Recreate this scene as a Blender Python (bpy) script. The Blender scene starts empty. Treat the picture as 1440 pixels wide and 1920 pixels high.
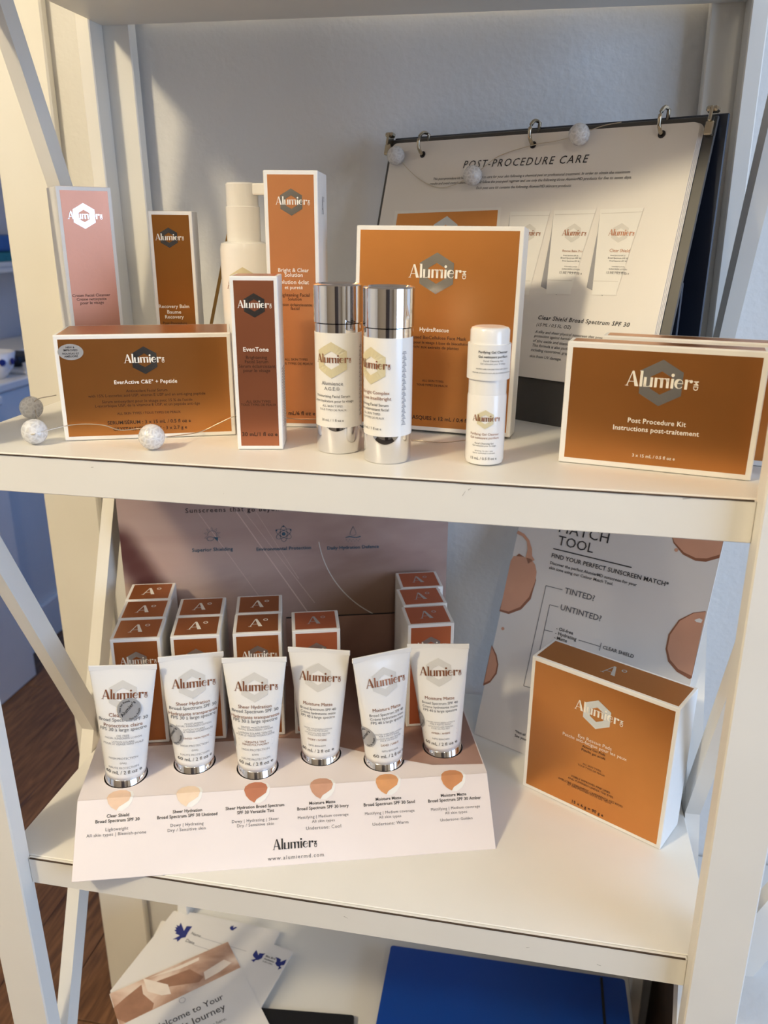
import bpy, bmesh, math, random
import numpy as np
from mathutils import Vector, Matrix
random.seed(7); rng = np.random.default_rng(7)
S = bpy.context.scene
COL = S.collection
# ------------------------------------------------------------------ camera
CAM = dict(f=1524.28, c=(.4421, -.553, .5689), pitch=-.3376, yaw=-.1809, roll=.0083)
def cam_axes():
    p, y, r = CAM['pitch'], CAM['yaw'], CAM['roll']
    fwd = np.array([math.sin(y)*math.cos(p), math.cos(y)*math.cos(p), math.sin(p)])
    right = np.array([math.cos(y), -math.sin(y), 0.]); up = np.cross(right, fwd)
    c, s = math.cos(r), math.sin(r)
    return c*right+s*up, -s*right+c*up, fwd
AX = cam_axes(); CC = np.array(CAM['c'])
cam = bpy.data.objects.new('camera', bpy.data.cameras.new('camera')); COL.objects.link(cam)
m = Matrix.Identity(4)
for i, v in enumerate((AX[0], AX[1], -AX[2])):
    for j in range(3): m[j][i] = v[j]
for j in range(3): m[j][3] = CC[j]
cam.matrix_world = m
cam.data.sensor_fit = 'VERTICAL'; cam.data.sensor_height = 36; cam.data.lens = CAM['f']/1920*36
cam.data.clip_start = .02
cam.data.dof.use_dof = True; cam.data.dof.focus_distance = .72; cam.data.dof.aperture_fstop = 9
S.camera = cam
# ------------------------------------------------------------------ light
S.view_settings.view_transform = 'Standard'; S.view_settings.look = 'None'
S.view_settings.exposure = 0.05; S.view_settings.gamma = 1.0; S.view_settings.use_curve_mapping = False
W = bpy.data.worlds.new('world'); S.world = W; W.use_nodes = True
W.node_tree.nodes['Background'].inputs[0].default_value = (.55, .65, .8, 1); W.node_tree.nodes['Background'].inputs[1].default_value = .3
def lamp(name, kind, loc, energy, color, size=.1, target=None, size_y=None):
    d = bpy.data.lights.new(name, kind); d.energy = energy; d.color = color
    if kind == 'AREA':
        d.size = size
        if size_y: d.shape = 'RECTANGLE'; d.size_y = size_y
    else: d.shadow_soft_size = size
    o = bpy.data.objects.new(name, d); COL.objects.link(o); o.location = loc
    if target is not None:
        o.rotation_euler = (Vector(target)-Vector(loc)).to_track_quat('-Z', 'Y').to_euler()
    return o
KEY = (-.68, -1.15, 1.55)
lamp('ceiling_lamp_light', 'POINT', KEY, 74, (1, .84, .56), .085)
lamp('ceiling_lamp_light', 'POINT', (1.0, -2.2, 1.55), 15, (1, .86, .66), .10)  # fill lamp added to brighten the fronts, no such fixture known
lamp('window_daylight', 'AREA', (2.30, -.95, .65), 40, (.50, .69, 1), 1.5, (0, -.75, .3), 1.2)
lamp('hall_window_daylight', 'AREA', (.35, 1.55, .7), 8, (.13, .36, 1), .9, (-1.0, 1.4, .2), 1.2)

# ------------------------------------------------------------------ helpers
def ray(u, v): return AX[0]*((u-720)/CAM['f']) - AX[1]*((v-960)/CAM['f']) + AX[2]
def V3(*a): return np.array(a, float)
def mk(name, verts, faces, mat=None, parent=None, smooth=False, local=False):
    me = bpy.data.meshes.new(name)
    vs = np.array(verts, float).reshape(-1, 3)
    if parent is not None and not local: vs = vs-np.array(parent_loc(parent))
    me.from_pydata(vs.tolist(), [], [list(map(int, f)) for f in faces]); me.update()
    if smooth: me.polygons.foreach_set('use_smooth', [True]*len(me.polygons))
    o = bpy.data.objects.new(name, me); COL.objects.link(o)
    if mat: me.materials.append(mat)
    if parent is not None: o.parent = parent
    return o
def parent_loc(p):
    l = np.zeros(3)
    while p is not None: l = l+np.array(p.location); p = p.parent
    return l
def tag(o, label, cat, group=None):
    o['label'] = label; o['category'] = cat
    if group: o['group'] = group
    return o
def thing(name, loc, label, cat, group=None):
    o = bpy.data.objects.new(name, None); COL.objects.link(o); o.location = loc; o.empty_display_size = .02
    return tag(o, label, cat, group)
def struct(o): o['kind'] = 'structure'; return o
def bm_geo(bm):
    bm.verts.index_update(); v = np.array([x.co[:] for x in bm.verts]); f = [[y.index for y in x.verts] for x in bm.faces]; bm.free(); return v, f
def box_geo(lo, hi, bev=0, seg=1):
    bm = bmesh.new(); bmesh.ops.create_cube(bm, size=1)
    for v in bm.verts: v.co = Vector([(lo[i]+hi[i])/2+v.co[i]*(hi[i]-lo[i]) for i in range(3)])
    if bev: bmesh.ops.bevel(bm, geom=bm.edges[:], offset=bev, segments=seg, affect='EDGES', profile=.5)
    return bm_geo(bm)
def frame_geo(geo, O, a, b, c): # local (x,y,z) -> O + x a + y b + z c
    v, f = geo; return O+v[:, :1]*a+v[:, 1:2]*b+v[:, 2:3]*c, f
def lathe_geo(prof, n=40, cap=True):
    vs, fs = [], []
    for r, z in prof:
        for i in range(n):
            t = 2*math.pi*i/n; vs.append((r*math.cos(t), r*math.sin(t), z))
    for k in range(len(prof)-1):
        for i in range(n):
            j = (i+1) % n; fs.append((k*n+i, k*n+j, (k+1)*n+j, (k+1)*n+i))
    if cap: fs.append(tuple(range(n-1, -1, -1))); fs.append(tuple((len(prof)-1)*n+i for i in range(n)))
    return np.array(vs), fs
def tube_geo(pts, r, n=6):
    pts = [np.array(p, float) for p in pts]; vs, fs = [], []
    for i, p in enumerate(pts):
        t = pts[min(i+1, len(pts)-1)]-pts[max(i-1, 0)]; t /= np.linalg.norm(t)
        h = V3(0, 0, 1) if abs(t[2]) < .9 else V3(1, 0, 0)
        a = np.cross(t, h); a /= np.linalg.norm(a); b = np.cross(t, a)
        for k in range(n):
            q = 2*math.pi*k/n; vs.append(p+r*(math.cos(q)*a+math.sin(q)*b))
    for i in range(len(pts)-1):
        for k in range(n):
            j = (k+1) % n; fs.append((i*n+k, i*n+j, (i+1)*n+j, (i+1)*n+k))
    fs.append(tuple(range(n-1, -1, -1))); fs.append(tuple((len(pts)-1)*n+k for k in range(n)))
    return np.array(vs), fs
def spline(pts, m=6):
    pts = [np.array(p, float) for p in pts]; out = []
    P = [2*pts[0]-pts[1]]+pts+[2*pts[-1]-pts[-2]]
    for i in range(1, len(P)-2):
        for k in range(m):
            t = k/m; a, b, c, d = P[i-1], P[i], P[i+1], P[i+2]
            out.append(.5*(2*b+(c-a)*t+(2*a-5*b+4*c-d)*t*t+(3*b-a-3*c+d)*t**3))
    return out+[pts[-1]]
def join(*gs):
    vs, fs, n = [], [], 0
    for v, f in gs:
        v = np.array(v, float).reshape(-1, 3); vs.append(v); fs += [[i+n for i in x] for x in f]; n += len(v)
    return np.concatenate(vs), fs

# ------------------------------------------------------------------ materials
def srgb(r, g, b): return tuple(((c/255)/12.92 if c/255 <= .04045 else ((c/255+.055)/1.055)**2.4) for c in (r, g, b))
def mat(name, col, rough=.5, metal=0, var=.04, scale=40, bump=0, bscale=200, spec=.5, trans=0, coat=0, emit=None):
    M = bpy.data.materials.new(name); M.use_nodes = True; nt = M.node_tree; B = nt.nodes['Principled BSDF']
    B.inputs['Roughness'].default_value = rough; B.inputs['Metallic'].default_value = metal
    B.inputs['Specular IOR Level'].default_value = spec; B.inputs['Transmission Weight'].default_value = trans
    B.inputs['Coat Weight'].default_value = coat
    tc = nt.nodes.new('ShaderNodeTexCoord')
    if var:
        n = nt.nodes.new('ShaderNodeTexNoise'); n.inputs['Scale'].default_value = scale; n.inputs['Detail'].default_value = 3
        r = nt.nodes.new('ShaderNodeValToRGB'); r.color_ramp.elements[0].position = .3; r.color_ramp.elements[1].position = .7
        r.color_ramp.elements[0].color = (*[c*(1-var) for c in col], 1); r.color_ramp.elements[1].color = (*[min(1, c*(1+var)) for c in col], 1)
        nt.links.new(tc.outputs['Object'], n.inputs['Vector']); nt.links.new(n.outputs['Fac'], r.inputs['Fac']); nt.links.new(r.outputs['Color'], B.inputs['Base Color'])
    else: B.inputs['Base Color'].default_value = (*col, 1)
    if bump:
        n2 = nt.nodes.new('ShaderNodeTexNoise'); n2.inputs['Scale'].default_value = bscale; n2.inputs['Detail'].default_value = 2
        b = nt.nodes.new('ShaderNodeBump'); b.inputs['Strength'].default_value = bump; b.inputs['Distance'].default_value = .002
        nt.links.new(tc.outputs['Object'], n2.inputs['Vector']); nt.links.new(n2.outputs['Fac'], b.inputs['Height']); nt.links.new(b.outputs['Normal'], B.inputs['Normal'])
    return M
M = {}
M['paint'] = mat('white_paint', srgb(232, 229, 222), .42, var=.02, scale=12, bump=.05, bscale=60)
M['wall'] = mat('wall_paint', srgb(222, 221, 219), .6, var=.015, scale=6, bump=.35, bscale=130)
M['trim'] = mat('trim_paint', srgb(236, 232, 222), .45, var=.02, scale=8)
M['ceil'] = mat('ceiling_paint', srgb(225, 222, 216), .8, var=.01)
M['card'] = mat('white_card', srgb(238, 236, 232), .45, var=.01, scale=60)
M['pinkcard'] = mat('pale_pink_card', srgb(232, 222, 220), .5, var=.01, scale=30)
def foil(name, c, rough=.33, metal=.8): return mat(name, srgb(*c), rough, metal, var=.03, scale=25, bump=.02, bscale=400)
M['copper'] = foil('copper_foil', (203, 138, 78), .34, .92)
M['brown'] = foil('brown_copper_foil', (172, 104, 56), .4, .6)
M['rust'] = foil('orange_copper_foil', (196, 112, 74), .4, .55)
M['rose'] = foil('rose_copper_foil', (204, 132, 98), .34, .9)
M['pinkfoil'] = foil('pink_copper_foil', (205, 146, 122), .42, .7)
M['peach'] = foil('peach_copper_foil', (232, 158, 104), .35, .7)
M['gold'] = foil('gold_brown_foil', (190, 128, 66), .34, .9)
M['silver'] = mat('silver_foil', srgb(205, 208, 208), .16, 1, var=.02)
M['chrome'] = mat('chrome', srgb(232, 232, 235), .045, 1, var=0)
M['ringmetal'] = mat('steel', srgb(190, 180, 160), .2, 1, var=0)
M['white'] = mat('white_ink', srgb(246, 240, 228), .5, var=0)
M['dark'] = mat('brown_black_ink', srgb(62, 40, 28), .5, var=0)
M['black'] = mat('black_ink', srgb(38, 36, 40), .5, var=0)
M['grey'] = mat('grey_ink', srgb(98, 98, 104), .5, var=0)
M['lightgrey'] = mat('pale_grey_ink', srgb(150, 150, 156), .5, var=0)
M['copperink'] = mat('copper_ink', srgb(156, 100, 72), .3, .45, var=.05, scale=60)
M['hexgrey'] = mat('pale_hexagon_ink', srgb(216, 213, 208), .4, var=0)
M['hexgold'] = mat('pale_gold_hexagon_ink', srgb(214, 204, 170), .4, var=0)
M['silverink'] = mat('silver_print', srgb(200, 200, 198), .3, .5, var=0)
M['plastic'] = mat('white_plastic', srgb(240, 238, 235), .22, var=0, coat=.2)
M['tube'] = mat('white_tube_plastic', srgb(243, 241, 238), .24, var=.005, coat=.25)
M['sticker'] = mat('silver_sticker', srgb(182, 182, 184), .35, .35, var=0)
M['binder'] = mat('charcoal_vinyl', srgb(74, 72, 70), .45, var=.04)
M['navy'] = mat('navy_vinyl', srgb(34, 42, 60), .35, var=.04)
M['page'] = mat('page_paper', srgb(232, 228, 224), .4, var=.008, scale=30)
M['blue'] = mat('blue_plastic_folder', srgb(0, 62, 150), .35, var=.04, scale=12)
M['blackp'] = mat('black_plastic', srgb(18, 18, 20), .4, var=0)
M['birdblue'] = mat('navy_blue_ink', srgb(30, 42, 120), .5, var=0)
M['teal'] = mat('teal_ink', srgb(58, 96, 116), .5, var=0)
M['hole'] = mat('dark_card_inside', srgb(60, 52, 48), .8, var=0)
M['reed'] = mat('golden_wood', srgb(176, 132, 58), .5, var=.1)
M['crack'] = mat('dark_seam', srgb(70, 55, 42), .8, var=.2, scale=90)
M['wire'] = mat('silver_wire', srgb(205, 195, 180), .3, .9, var=0)
M['dust'] = mat('dusty_gap', srgb(120, 110, 98), .8, var=.1)
# crackled glass
G = mat('crackle_glass', (.95, .95, .97), .18, var=0, trans=.35); nt = G.node_tree; B = nt.nodes['Principled BSDF']
vo = nt.nodes.new('ShaderNodeTexVoronoi'); vo.feature = 'DISTANCE_TO_EDGE'; vo.inputs['Scale'].default_value = 260
tc = nt.nodes.new('ShaderNodeTexCoord'); bp = nt.nodes.new('ShaderNodeBump'); bp.inputs['Strength'].default_value = .8; bp.inputs['Distance'].default_value = .001
rp = nt.nodes.new('ShaderNodeValToRGB'); rp.color_ramp.elements[1].position = .25; rp.color_ramp.elements[0].color = (1, 1, 1, 1); rp.color_ramp.elements[1].color = (.80, .79, .79, 1)
nt.links.new(tc.outputs['Object'], vo.inputs['Vector']); nt.links.new(vo.outputs['Distance'], bp.inputs['Height']); nt.links.new(bp.outputs['Normal'], B.inputs['Normal'])
nt.links.new(vo.outputs['Distance'], rp.inputs['Fac']); nt.links.new(rp.outputs['Color'], B.inputs['Base Color'])
M['crackle'] = G
def ramp_mat(name, stops, rough, scale, dist, mapscale=(1, 1, 1), rot=(0, 0, 0), kind='noise', wdist=4):
    X = bpy.data.materials.new(name); X.use_nodes = True; nt = X.node_tree; B = nt.nodes['Principled BSDF']; B.inputs['Roughness'].default_value = rough
    tc = nt.nodes.new('ShaderNodeTexCoord'); mp = nt.nodes.new('ShaderNodeMapping'); mp.inputs['Scale'].default_value = mapscale; mp.inputs['Rotation'].default_value = rot
    if kind == 'noise':
        n = nt.nodes.new('ShaderNodeTexNoise'); n.inputs['Scale'].default_value = scale; n.inputs['Detail'].default_value = 4; n.inputs['Distortion'].default_value = dist; out = n.outputs['Fac']
    else:
        n = nt.nodes.new('ShaderNodeTexWave'); n.inputs['Scale'].default_value = scale; n.inputs['Distortion'].default_value = dist; n.inputs['Detail'].default_value = 3; n.inputs['Detail Scale'].default_value = 1.2; out = n.outputs['Fac']
    r = nt.nodes.new('ShaderNodeValToRGB'); e = r.color_ramp.elements
    while len(e) < len(stops): e.new(.5)
    for el, (p, c) in zip(e, stops): el.position = p; el.color = (*srgb(*c), 1)
    nt.links.new(tc.outputs['Object'], mp.inputs['Vector']); nt.links.new(mp.outputs['Vector'], n.inputs['Vector']); nt.links.new(out, r.inputs['Fac']); nt.links.new(r.outputs['Color'], B.inputs['Base Color'])
    return X
M['wood'] = ramp_mat('floor_wood', [(.3, (78, 52, 34)), (.55, (118, 82, 52)), (.75, (140, 102, 68))], .35, 5, 1.5, (14, 1.4, 14))
M['skin'] = ramp_mat('printed_skin_photo', [(.25, (152, 124, 116)), (.45, (180, 155, 147)), (.62, (192, 169, 161)), (.8, (168, 142, 135))], .3, 2.6, 1.2, (1.2, 1.2, 3), (0, .6, 0))
def spot(mt, pos, r0, r1, col):       # a printed patch of colour on the photo
    nt = mt.node_tree; B = nt.nodes['Principled BSDF']; src = B.inputs['Base Color'].links[0].from_socket
    tc = nt.nodes.new('ShaderNodeTexCoord'); d = nt.nodes.new('ShaderNodeVectorMath'); d.operation = 'DISTANCE'; d.inputs[1].default_value = pos
    mr = nt.nodes.new('ShaderNodeMapRange'); mr.interpolation_type = 'SMOOTHSTEP'; mr.inputs['From Min'].default_value = r1; mr.inputs['From Max'].default_value = r0
    mx = nt.nodes.new('ShaderNodeMix'); mx.data_type = 'RGBA'; mx.inputs['B'].default_value = (*srgb(*col), 1)
    nt.links.new(tc.outputs['Object'], d.inputs[0]); nt.links.new(d.outputs['Value'], mr.inputs['Value']); nt.links.new(mr.outputs['Result'], mx.inputs['Factor']); nt.links.new(src, mx.inputs['A']); nt.links.new(mx.outputs['Result'], B.inputs['Base Color'])
def board_at(u, z): a_ = math.radians(17.172); return (u*math.cos(a_)-.28*math.sin(a_), u*math.sin(a_)+.28*math.cos(a_), z)
spot(M['skin'], board_at(.30, .10), .02, .13, (132, 104, 88))
for i in range(6): spot(M['skin'], board_at(.012+.009*i, .225-.017*i), .004, .030, (92, 58, 58))
M['swirl'] = ramp_mat('printed_brown_swirl', [(.3, (128, 96, 84)), (.55, (164, 130, 116)), (.8, (196, 166, 152))], .35, 4, 1)
M['fabric'] = ramp_mat('printed_fabric_photo', [(.25, (150, 112, 90)), (.45, (196, 160, 138)), (.6, (226, 202, 184)), (.8, (240, 228, 214))], .4, 9, 2.2, (1, 1, 1), (0, 0, .5))
M['droplet'] = mat('printed_foundation', srgb(214, 160, 132), .35, var=.08, scale=14)
M['dropdark'] = mat('printed_foundation_rim', srgb(150, 96, 70), .35, var=.05, scale=14)

# ------------------------------------------------------------------ lettering
GL = {}
CH = sorted(set("ABCDEFGHIJKLMNOPQRSTUVWXYZabcdefghijklmnopqrstuvwxyz0123456789.,:;/|-+=*()?!'&%\u00b0\u00ae\u00e9\u00e8\u00c9\u00e0\u00e2\u00ea "))
def build_glyphs():
    objs = []
    for bold in (0, 1):
        for ch in CH+['||']:
            for probe in (0, 1):
                c = bpy.data.curves.new('glyph', 'FONT'); c.body = ch if not probe else '|'+ch+'|'
                c.resolution_u = 2; c.size = 1
                if bold: c.offset = .014
                o = bpy.data.objects.new('glyph', c); COL.objects.link(o); objs.append((o, ch, bold, probe))
    bpy.context.view_layer.update(); dg = bpy.context.evaluated_depsgraph_get(); ext = {}
    for o, ch, bold, probe in objs:
        me = o.evaluated_get(dg).to_mesh()
        if probe:
            xs = [v.co.x for v in me.vertices]; ext[ch, bold] = max(xs)-min(xs)
        else:
            me.calc_loop_triangles()
            GL[ch, bold] = [np.array([v.co[:2] for v in me.vertices]).reshape(-1, 2), [list(t.vertices) for t in me.loop_triangles], 0]
        o.evaluated_get(dg).to_mesh_clear()
    for bold in (0, 1):
        # |X| extent = adv(|) + adv(X) + bar width ; '||' probe = '||||' : 3 adv + bar
        b2 = GL['||', bold][0]; two = b2[:, 0].max()-b2[:, 0].min()      # adv + bar
        four = ext['||', bold]; adv = (four-two)/2; bar = two-adv
        for ch in CH: GL[ch, bold][2] = ext[ch, bold]-adv-bar+(.012 if bold else 0)
    for o, *_ in objs:
        d = o.data; bpy.data.objects.remove(o); bpy.data.curves.remove(d)
build_glyphs()
def text2d(s, bold=0, ital=0, space=0):
    vs, fs, x, n = [], [], 0., 0
    for ch in s:
        v, f, adv = GL.get((ch, bold), GL['e', bold])
        if len(v):
            w = v.copy(); w[:, 0] += x+ital*w[:, 1]; vs.append(w); fs += [[i+n for i in t] for t in f]; n += len(w)
        x += adv+space
    v = np.concatenate(vs); x0, x1 = v[:, 0].min(), v[:, 0].max()
    v[:, 0] -= (x0+x1)/2
    return v, fs, x1-x0
def poly_tri(pts):
    bm = bmesh.new(); vs = [bm.verts.new((p[0], p[1], 0)) for p in pts]; bm.faces.new(vs); bmesh.ops.triangulate(bm, faces=bm.faces[:]); v, f = bm_geo(bm); return v[:, :2], f
def circ(cx, cy, r, n=16, ry=None): return [(cx+r*math.cos(2*math.pi*i/n), cy+(ry or r)*math.sin(2*math.pi*i/n)) for i in range(n)]
def join2(gs):
    vs, fs, n = [], [], 0
    for v, f in gs:
        v = np.array(v, float).reshape(-1, 2); vs.append(v); fs += [[i+n for i in x] for x in f]; n += len(v)
    return np.concatenate(vs), fs
def strip(pts, ws):
    pts = [np.array(p, float) for p in pts]; v, f = [], []
    for i, p in enumerate(pts):
        t = pts[min(i+1, len(pts)-1)]-pts[max(i-1, 0)]; t /= np.linalg.norm(t); nn = np.array([-t[1], t[0]])
        w = ws[i] if hasattr(ws, '__len__') else ws
        v += [p+nn*w/2, p-nn*w/2]
    for i in range(len(pts)-1): f.append([2*i, 2*i+1, 2*i+3, 2*i+2])
    return np.array(v), f
def arc(cx, cy, rx, ry, a0, a1, n=10): return [(cx+rx*math.cos(math.radians(a0+(a1-a0)*i/n)), cy+ry*math.sin(math.radians(a0+(a1-a0)*i/n))) for i in range(n+1)]
def letterA():
    return [poly_tri([(.33, 1), (.46, 1), (.80, .0), (.56, 0)]), strip([(.06, 0), (.36, .96)], .055), strip([(.15, .30), (.60, .30)], .045), strip([(-.05, .015), (.17, .015)], .035)]
def logo2d():
    x = 0; g = []
    def add(parts, w):
        nonlocal x
        for v, f in parts: g.append((np.array(v)+np.array([x, 0]), f))
        x += w
    xh = .64
    stem = lambda a, h=xh, b=0: poly_tri([(a, b), (a+.17, b), (a+.17, h), (a, h)])
    add(letterA(), .84)
    add([stem(.02, 1.04), poly_tri([(-.05, 1.04), (.02, 1.04), (.02, .99)])], .27)
    add([stem(0), stem(.40), strip(arc(.245, .19, .20, .17, 180, 330, 9), [.15, .13, .10, .07, .05, .045, .04, .04, .04, .04])], .67)
    add([stem(0), stem(.37), stem(.74), strip(arc(.27, .42, .17, .19, 150, 0, 9), [.03, .035, .04, .05, .07, .09, .12, .14, .16, .16]), strip(arc(.64, .42, .17, .19, 150, 0, 9), [.03, .035, .04, .05, .07, .09, .12, .14, .16, .16])], 1.0)
    add([stem(.02), poly_tri(circ(.105, .86, .105))], .27)
    add([strip(arc(.28, .32, .225, .285, 20, 330, 22), [.05, .045, .04, .045, .05, .07, .10, .14, .17, .18, .18, .18, .17, .15, .12, .09, .06, .045, .04, .04, .04, .04, .03]), strip([(.10, .36), (.52, .36)], .045)], .61)
    add([stem(0), strip(arc(.30, .40, .15, .20, 170, 70, 8), .045), poly_tri(circ(.38, .53, .105))], .48)
    v, f = join2(g); v[:, 0] -= x/2
    md, mf, w = text2d('MD', 1); r = np.stack([-(md[:, 1])*-1, -md[:, 0]], 1)*.42      # reads downwards
    r[:, 0] += x/2+.07; r[:, 1] += .27
    return v, f, x, (r, mf)
LV, LF, LWID, (MDV, MDF) = logo2d()
def logo_geo(w, md=True):
    k = w/LWID; return join2([(LV*k, LF)]+([(MDV*k, MDF)] if md else []))
def hex_geo(h):
    R = h/2; v, f, n = [], [], 4
    for ring in (1, .5):
        for i in range(6):
            a0, a1 = math.radians(90+60*i), math.radians(150+60*i)
            for k in range(n):
                t = k/n; v.append((ring*R*((1-t)*math.cos(a0)+t*math.cos(a1)), ring*R*((1-t)*math.sin(a0)+t*math.sin(a1))))
    for i in range(24): j = (i+1) % 24; f.append([i, j, 24+j, 24+i])
    return np.array(v), f
def acirc_geo(h):   # the A-with-ring mark
    g = letterA()+[strip(arc(.98, .86, .12, .12, 0, 360, 14), .055)]
    v, f = join2(g); v = (v-np.array([.5, .5]))*h; return v, f
class Face:
    """a printed surface: fn(s,t,off)->world point; collects flat print by ink"""
    def __init__(s, O, a, b, n): s.O, s.a, s.b, s.n = [np.array(q, float) for q in (O, a, b, n)]; s.g = {}
    def at(s, x, y, off=0.): return s.O+np.multiply.outer(x, s.a)+np.multiply.outer(y, s.b)+s.n*off
    def px(s, u, v):
        d = ray(u, v); P = CC+d*((s.O-CC)@s.n)/(d@s.n)-s.O; return P@s.a, P@s.b
    def add(s, ink, geo, x=0, y=0, rot=0, lay=1):
        v, f = geo; v = np.array(v); c, q = math.cos(rot), math.sin(rot)
        s.g.setdefault((ink, lay), []).append((np.stack([x+c*v[:, 0]-q*v[:, 1], y+q*v[:, 0]+c*v[:, 1]], 1), f))
    def text(s, ink, string, xl, xr, yl, yr=None, bold=0, ital=0, space=0, fit=1, lay=2):
        if yr is None: yr = yl
        a, b = s.px(xl, yl), s.px(xr, yr); w = abs(b[0]-a[0])
        v, f, tw = text2d(string, bold, ital, space); k = w/tw
        s.add(ink, (v*k, f), (a[0]+b[0])/2, (a[1]+b[1])/2, 0, lay)
    def textm(s, ink, string, w, x, y, bold=0, rot=0, lay=2, space=0):
        v, f, tw = text2d(string, bold, 0, space); s.add(ink, (v*(w/tw), f), x, y, rot, lay)
    def logo(s, ink, hexink, hc, hh, xl, xr, yl, yr=None, md=True):
        if yr is None: yr = yl
        c = s.px(*hc); t, b = s.px(hc[0], hc[1]-hh/2), s.px(hc[0], hc[1]+hh/2)
        s.add(hexink, hex_geo(t[1]-b[1]), *c, lay=1)
        p, q = s.px(xl, yl), s.px(xr, yr); s.add(ink, logo_geo(q[0]-p[0], md), (p[0]+q[0])/2, (p[1]+q[1])/2, lay=2)
    def line(s, ink, pts, w, lay=2): s.add(ink, strip([s.px(*p) for p in pts], w), lay=lay)
    def poly(s, ink, pts, lay=1): s.add(ink, poly_tri([s.px(*p) for p in pts]), lay=lay)
    def build(s, parent, names=None):
        for (ink, lay), gs in s.g.items():
            for v, f in gs:
                mk(PRINTNAME.get(ink, 'printed_mark'), s.at(np.array(v)[:, 0], np.array(v)[:, 1], .00012+.00012*lay), f, M[ink], parent)
PRINTNAME = dict(white='white_lettering', dark='dark_lettering', black='black_lettering', grey='grey_lettering', lightgrey='pale_grey_lettering', silver='foil_hexagon', silverink='silver_emblem',
    copperink='copper_lettering', hexgrey='pale_hexagon', hexgold='gold_hexagon', sticker='round_sticker', birdblue='bird_emblem', teal='icon_print', droplet='droplet_print', dropdark='droplet_rim',
    card='picture_highlight', copper='picture_carton', pinkcard='picture_ground', page='picture_paper', fabric='picture_fabric')
Z = V3(0, 0, 1)
KL = -.0152                       # the rack leans a little
def lean(geo, f=1):
    v, fc = geo; v = np.array(v, float); v[:, 0] += KL*v[:, 2]; return v, fc

# ------------------------------------------------------------------ the room
ZF, ZC = -.67, 1.73
WY = .39
def sbox(name, lo, hi, m, bev=0, parent=None): return mk(name, *box_geo(lo, hi, bev), m, parent)
fl = struct(sbox('floor', (-2.3, -3.1, ZF-.05), (2.5, 2.8, ZF-.006), M['hole']))
pl = None; k = 0
for ix in range(-12, 4):
    y = -1.2-(ix % 3)*.31
    while y < 2.7:
        if pl is None: pl = mk('plank', *box_geo((-.0595, 0, -.006), (.0595, .918, 0), .0008), M['wood']); o = pl
        else: o = pl.copy(); COL.objects.link(o)
        o.parent = fl; o.location = (ix*.12+.03, y, ZF); y += .92
struct(sbox('ceiling', (-2.3, -3.1, ZC), (2.5, 2.8, ZC+.05), M['ceil']))
struct(sbox('wall_back', (-.19, WY, ZF), (2.5, WY+.12, ZC), M['wall']))
struct(sbox('wall_back_left', (-2.3, WY, ZF), (-1.5, WY+.12, ZC), M['wall']))
M['taupe'] = mat('taupe_wall_paint', srgb(150, 138, 124), .7, var=.02, scale=5)
struct(sbox('wall_front', (-2.3, -3.15, ZF), (2.5, -3.1, ZC), M['taupe']))
struct(sbox('wall_left', (-2.35, -3.1, ZF), (-2.3, 2.8, ZC), M['wall']))
struct(sbox('wall_far', (-2.3, 2.8, ZF), (2.5, 2.85, ZC), M['wall']))
wr = struct(mk('wall_right', *join(box_geo((2.4, -3.1, ZF), (2.45, -1.75, ZC)), box_geo((2.4, -.2, ZF), (2.45, 2.8, ZC)), box_geo((2.4, -1.75, ZF), (2.45, -.2, 0)), box_geo((2.4, -1.75, 1.3), (2.45, -.2, ZC))), M['wall']))
win = struct(mk('window_1', *join(box_geo((2.39, -1.78, -.03), (2.46, -.17, .03)), box_geo((2.39, -1.78, 1.27), (2.46, -.17, 1.33)), box_geo((2.39, -1.78, 0), (2.46, -1.72, 1.3)), box_geo((2.39, -.23, 0), (2.46, -.17, 1.3)), box_geo((2.40, -1.0, 0), (2.45, -.96, 1.3))), M['trim']))
tr = struct(mk('trim_1', *join(box_geo((-.19, WY-.013, ZF), (-.1125, WY, ZC-.2), .002), box_geo((-.19, WY, ZF), (-.178, WY+.12, ZC-.2))), M['trim']))
dr = struct(sbox('door_1', (.25, -3.098, ZF), (1.15, -3.06, 1.33), mat('dark_door', srgb(52, 40, 34), .4, var=.1, scale=3), .004))  # unseen door, added so chrome and foil have something dark to reflect
mk('door_handle', *tube_geo([(.34, -3.06, .35), (.34, -3.02, .35), (.45, -3.02, .35)], .009, 8), M['ringmetal'], dr)
struct(sbox('baseboard_left', (-1.015, 1.31, ZF), (-1.0, 2.8, ZF+.125), M['trim'], .003))
struct(sbox('wall_hall', (-1.7, .51, ZF), (-1.6, 2.8, ZC), M['wall']))
def ceiling_or_fill_lamp(x, y, label):
    t = thing('ceiling_lamp', (x, y, ZC), label, 'lamp')
    v, f = lathe_geo([(.07, -.02), (.07, 0)], 32); mk('ceiling_rose', v+V3(x, y, ZC), f, M['trim'], t)
    v, f = lathe_geo([(.012, -.06), (.012, -.02)], 12); mk('lamp_stem', v+V3(x, y, ZC), f, M['trim'], t)
ceiling_or_fill_lamp(-.68, -1.15, 'small ceiling lamp hanging nearer the hall doorway'); ceiling_or_fill_lamp(1.0, -2.2, 'small ceiling lamp hanging nearer the window')  # the one nearer the window is the added fill lamp
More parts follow.
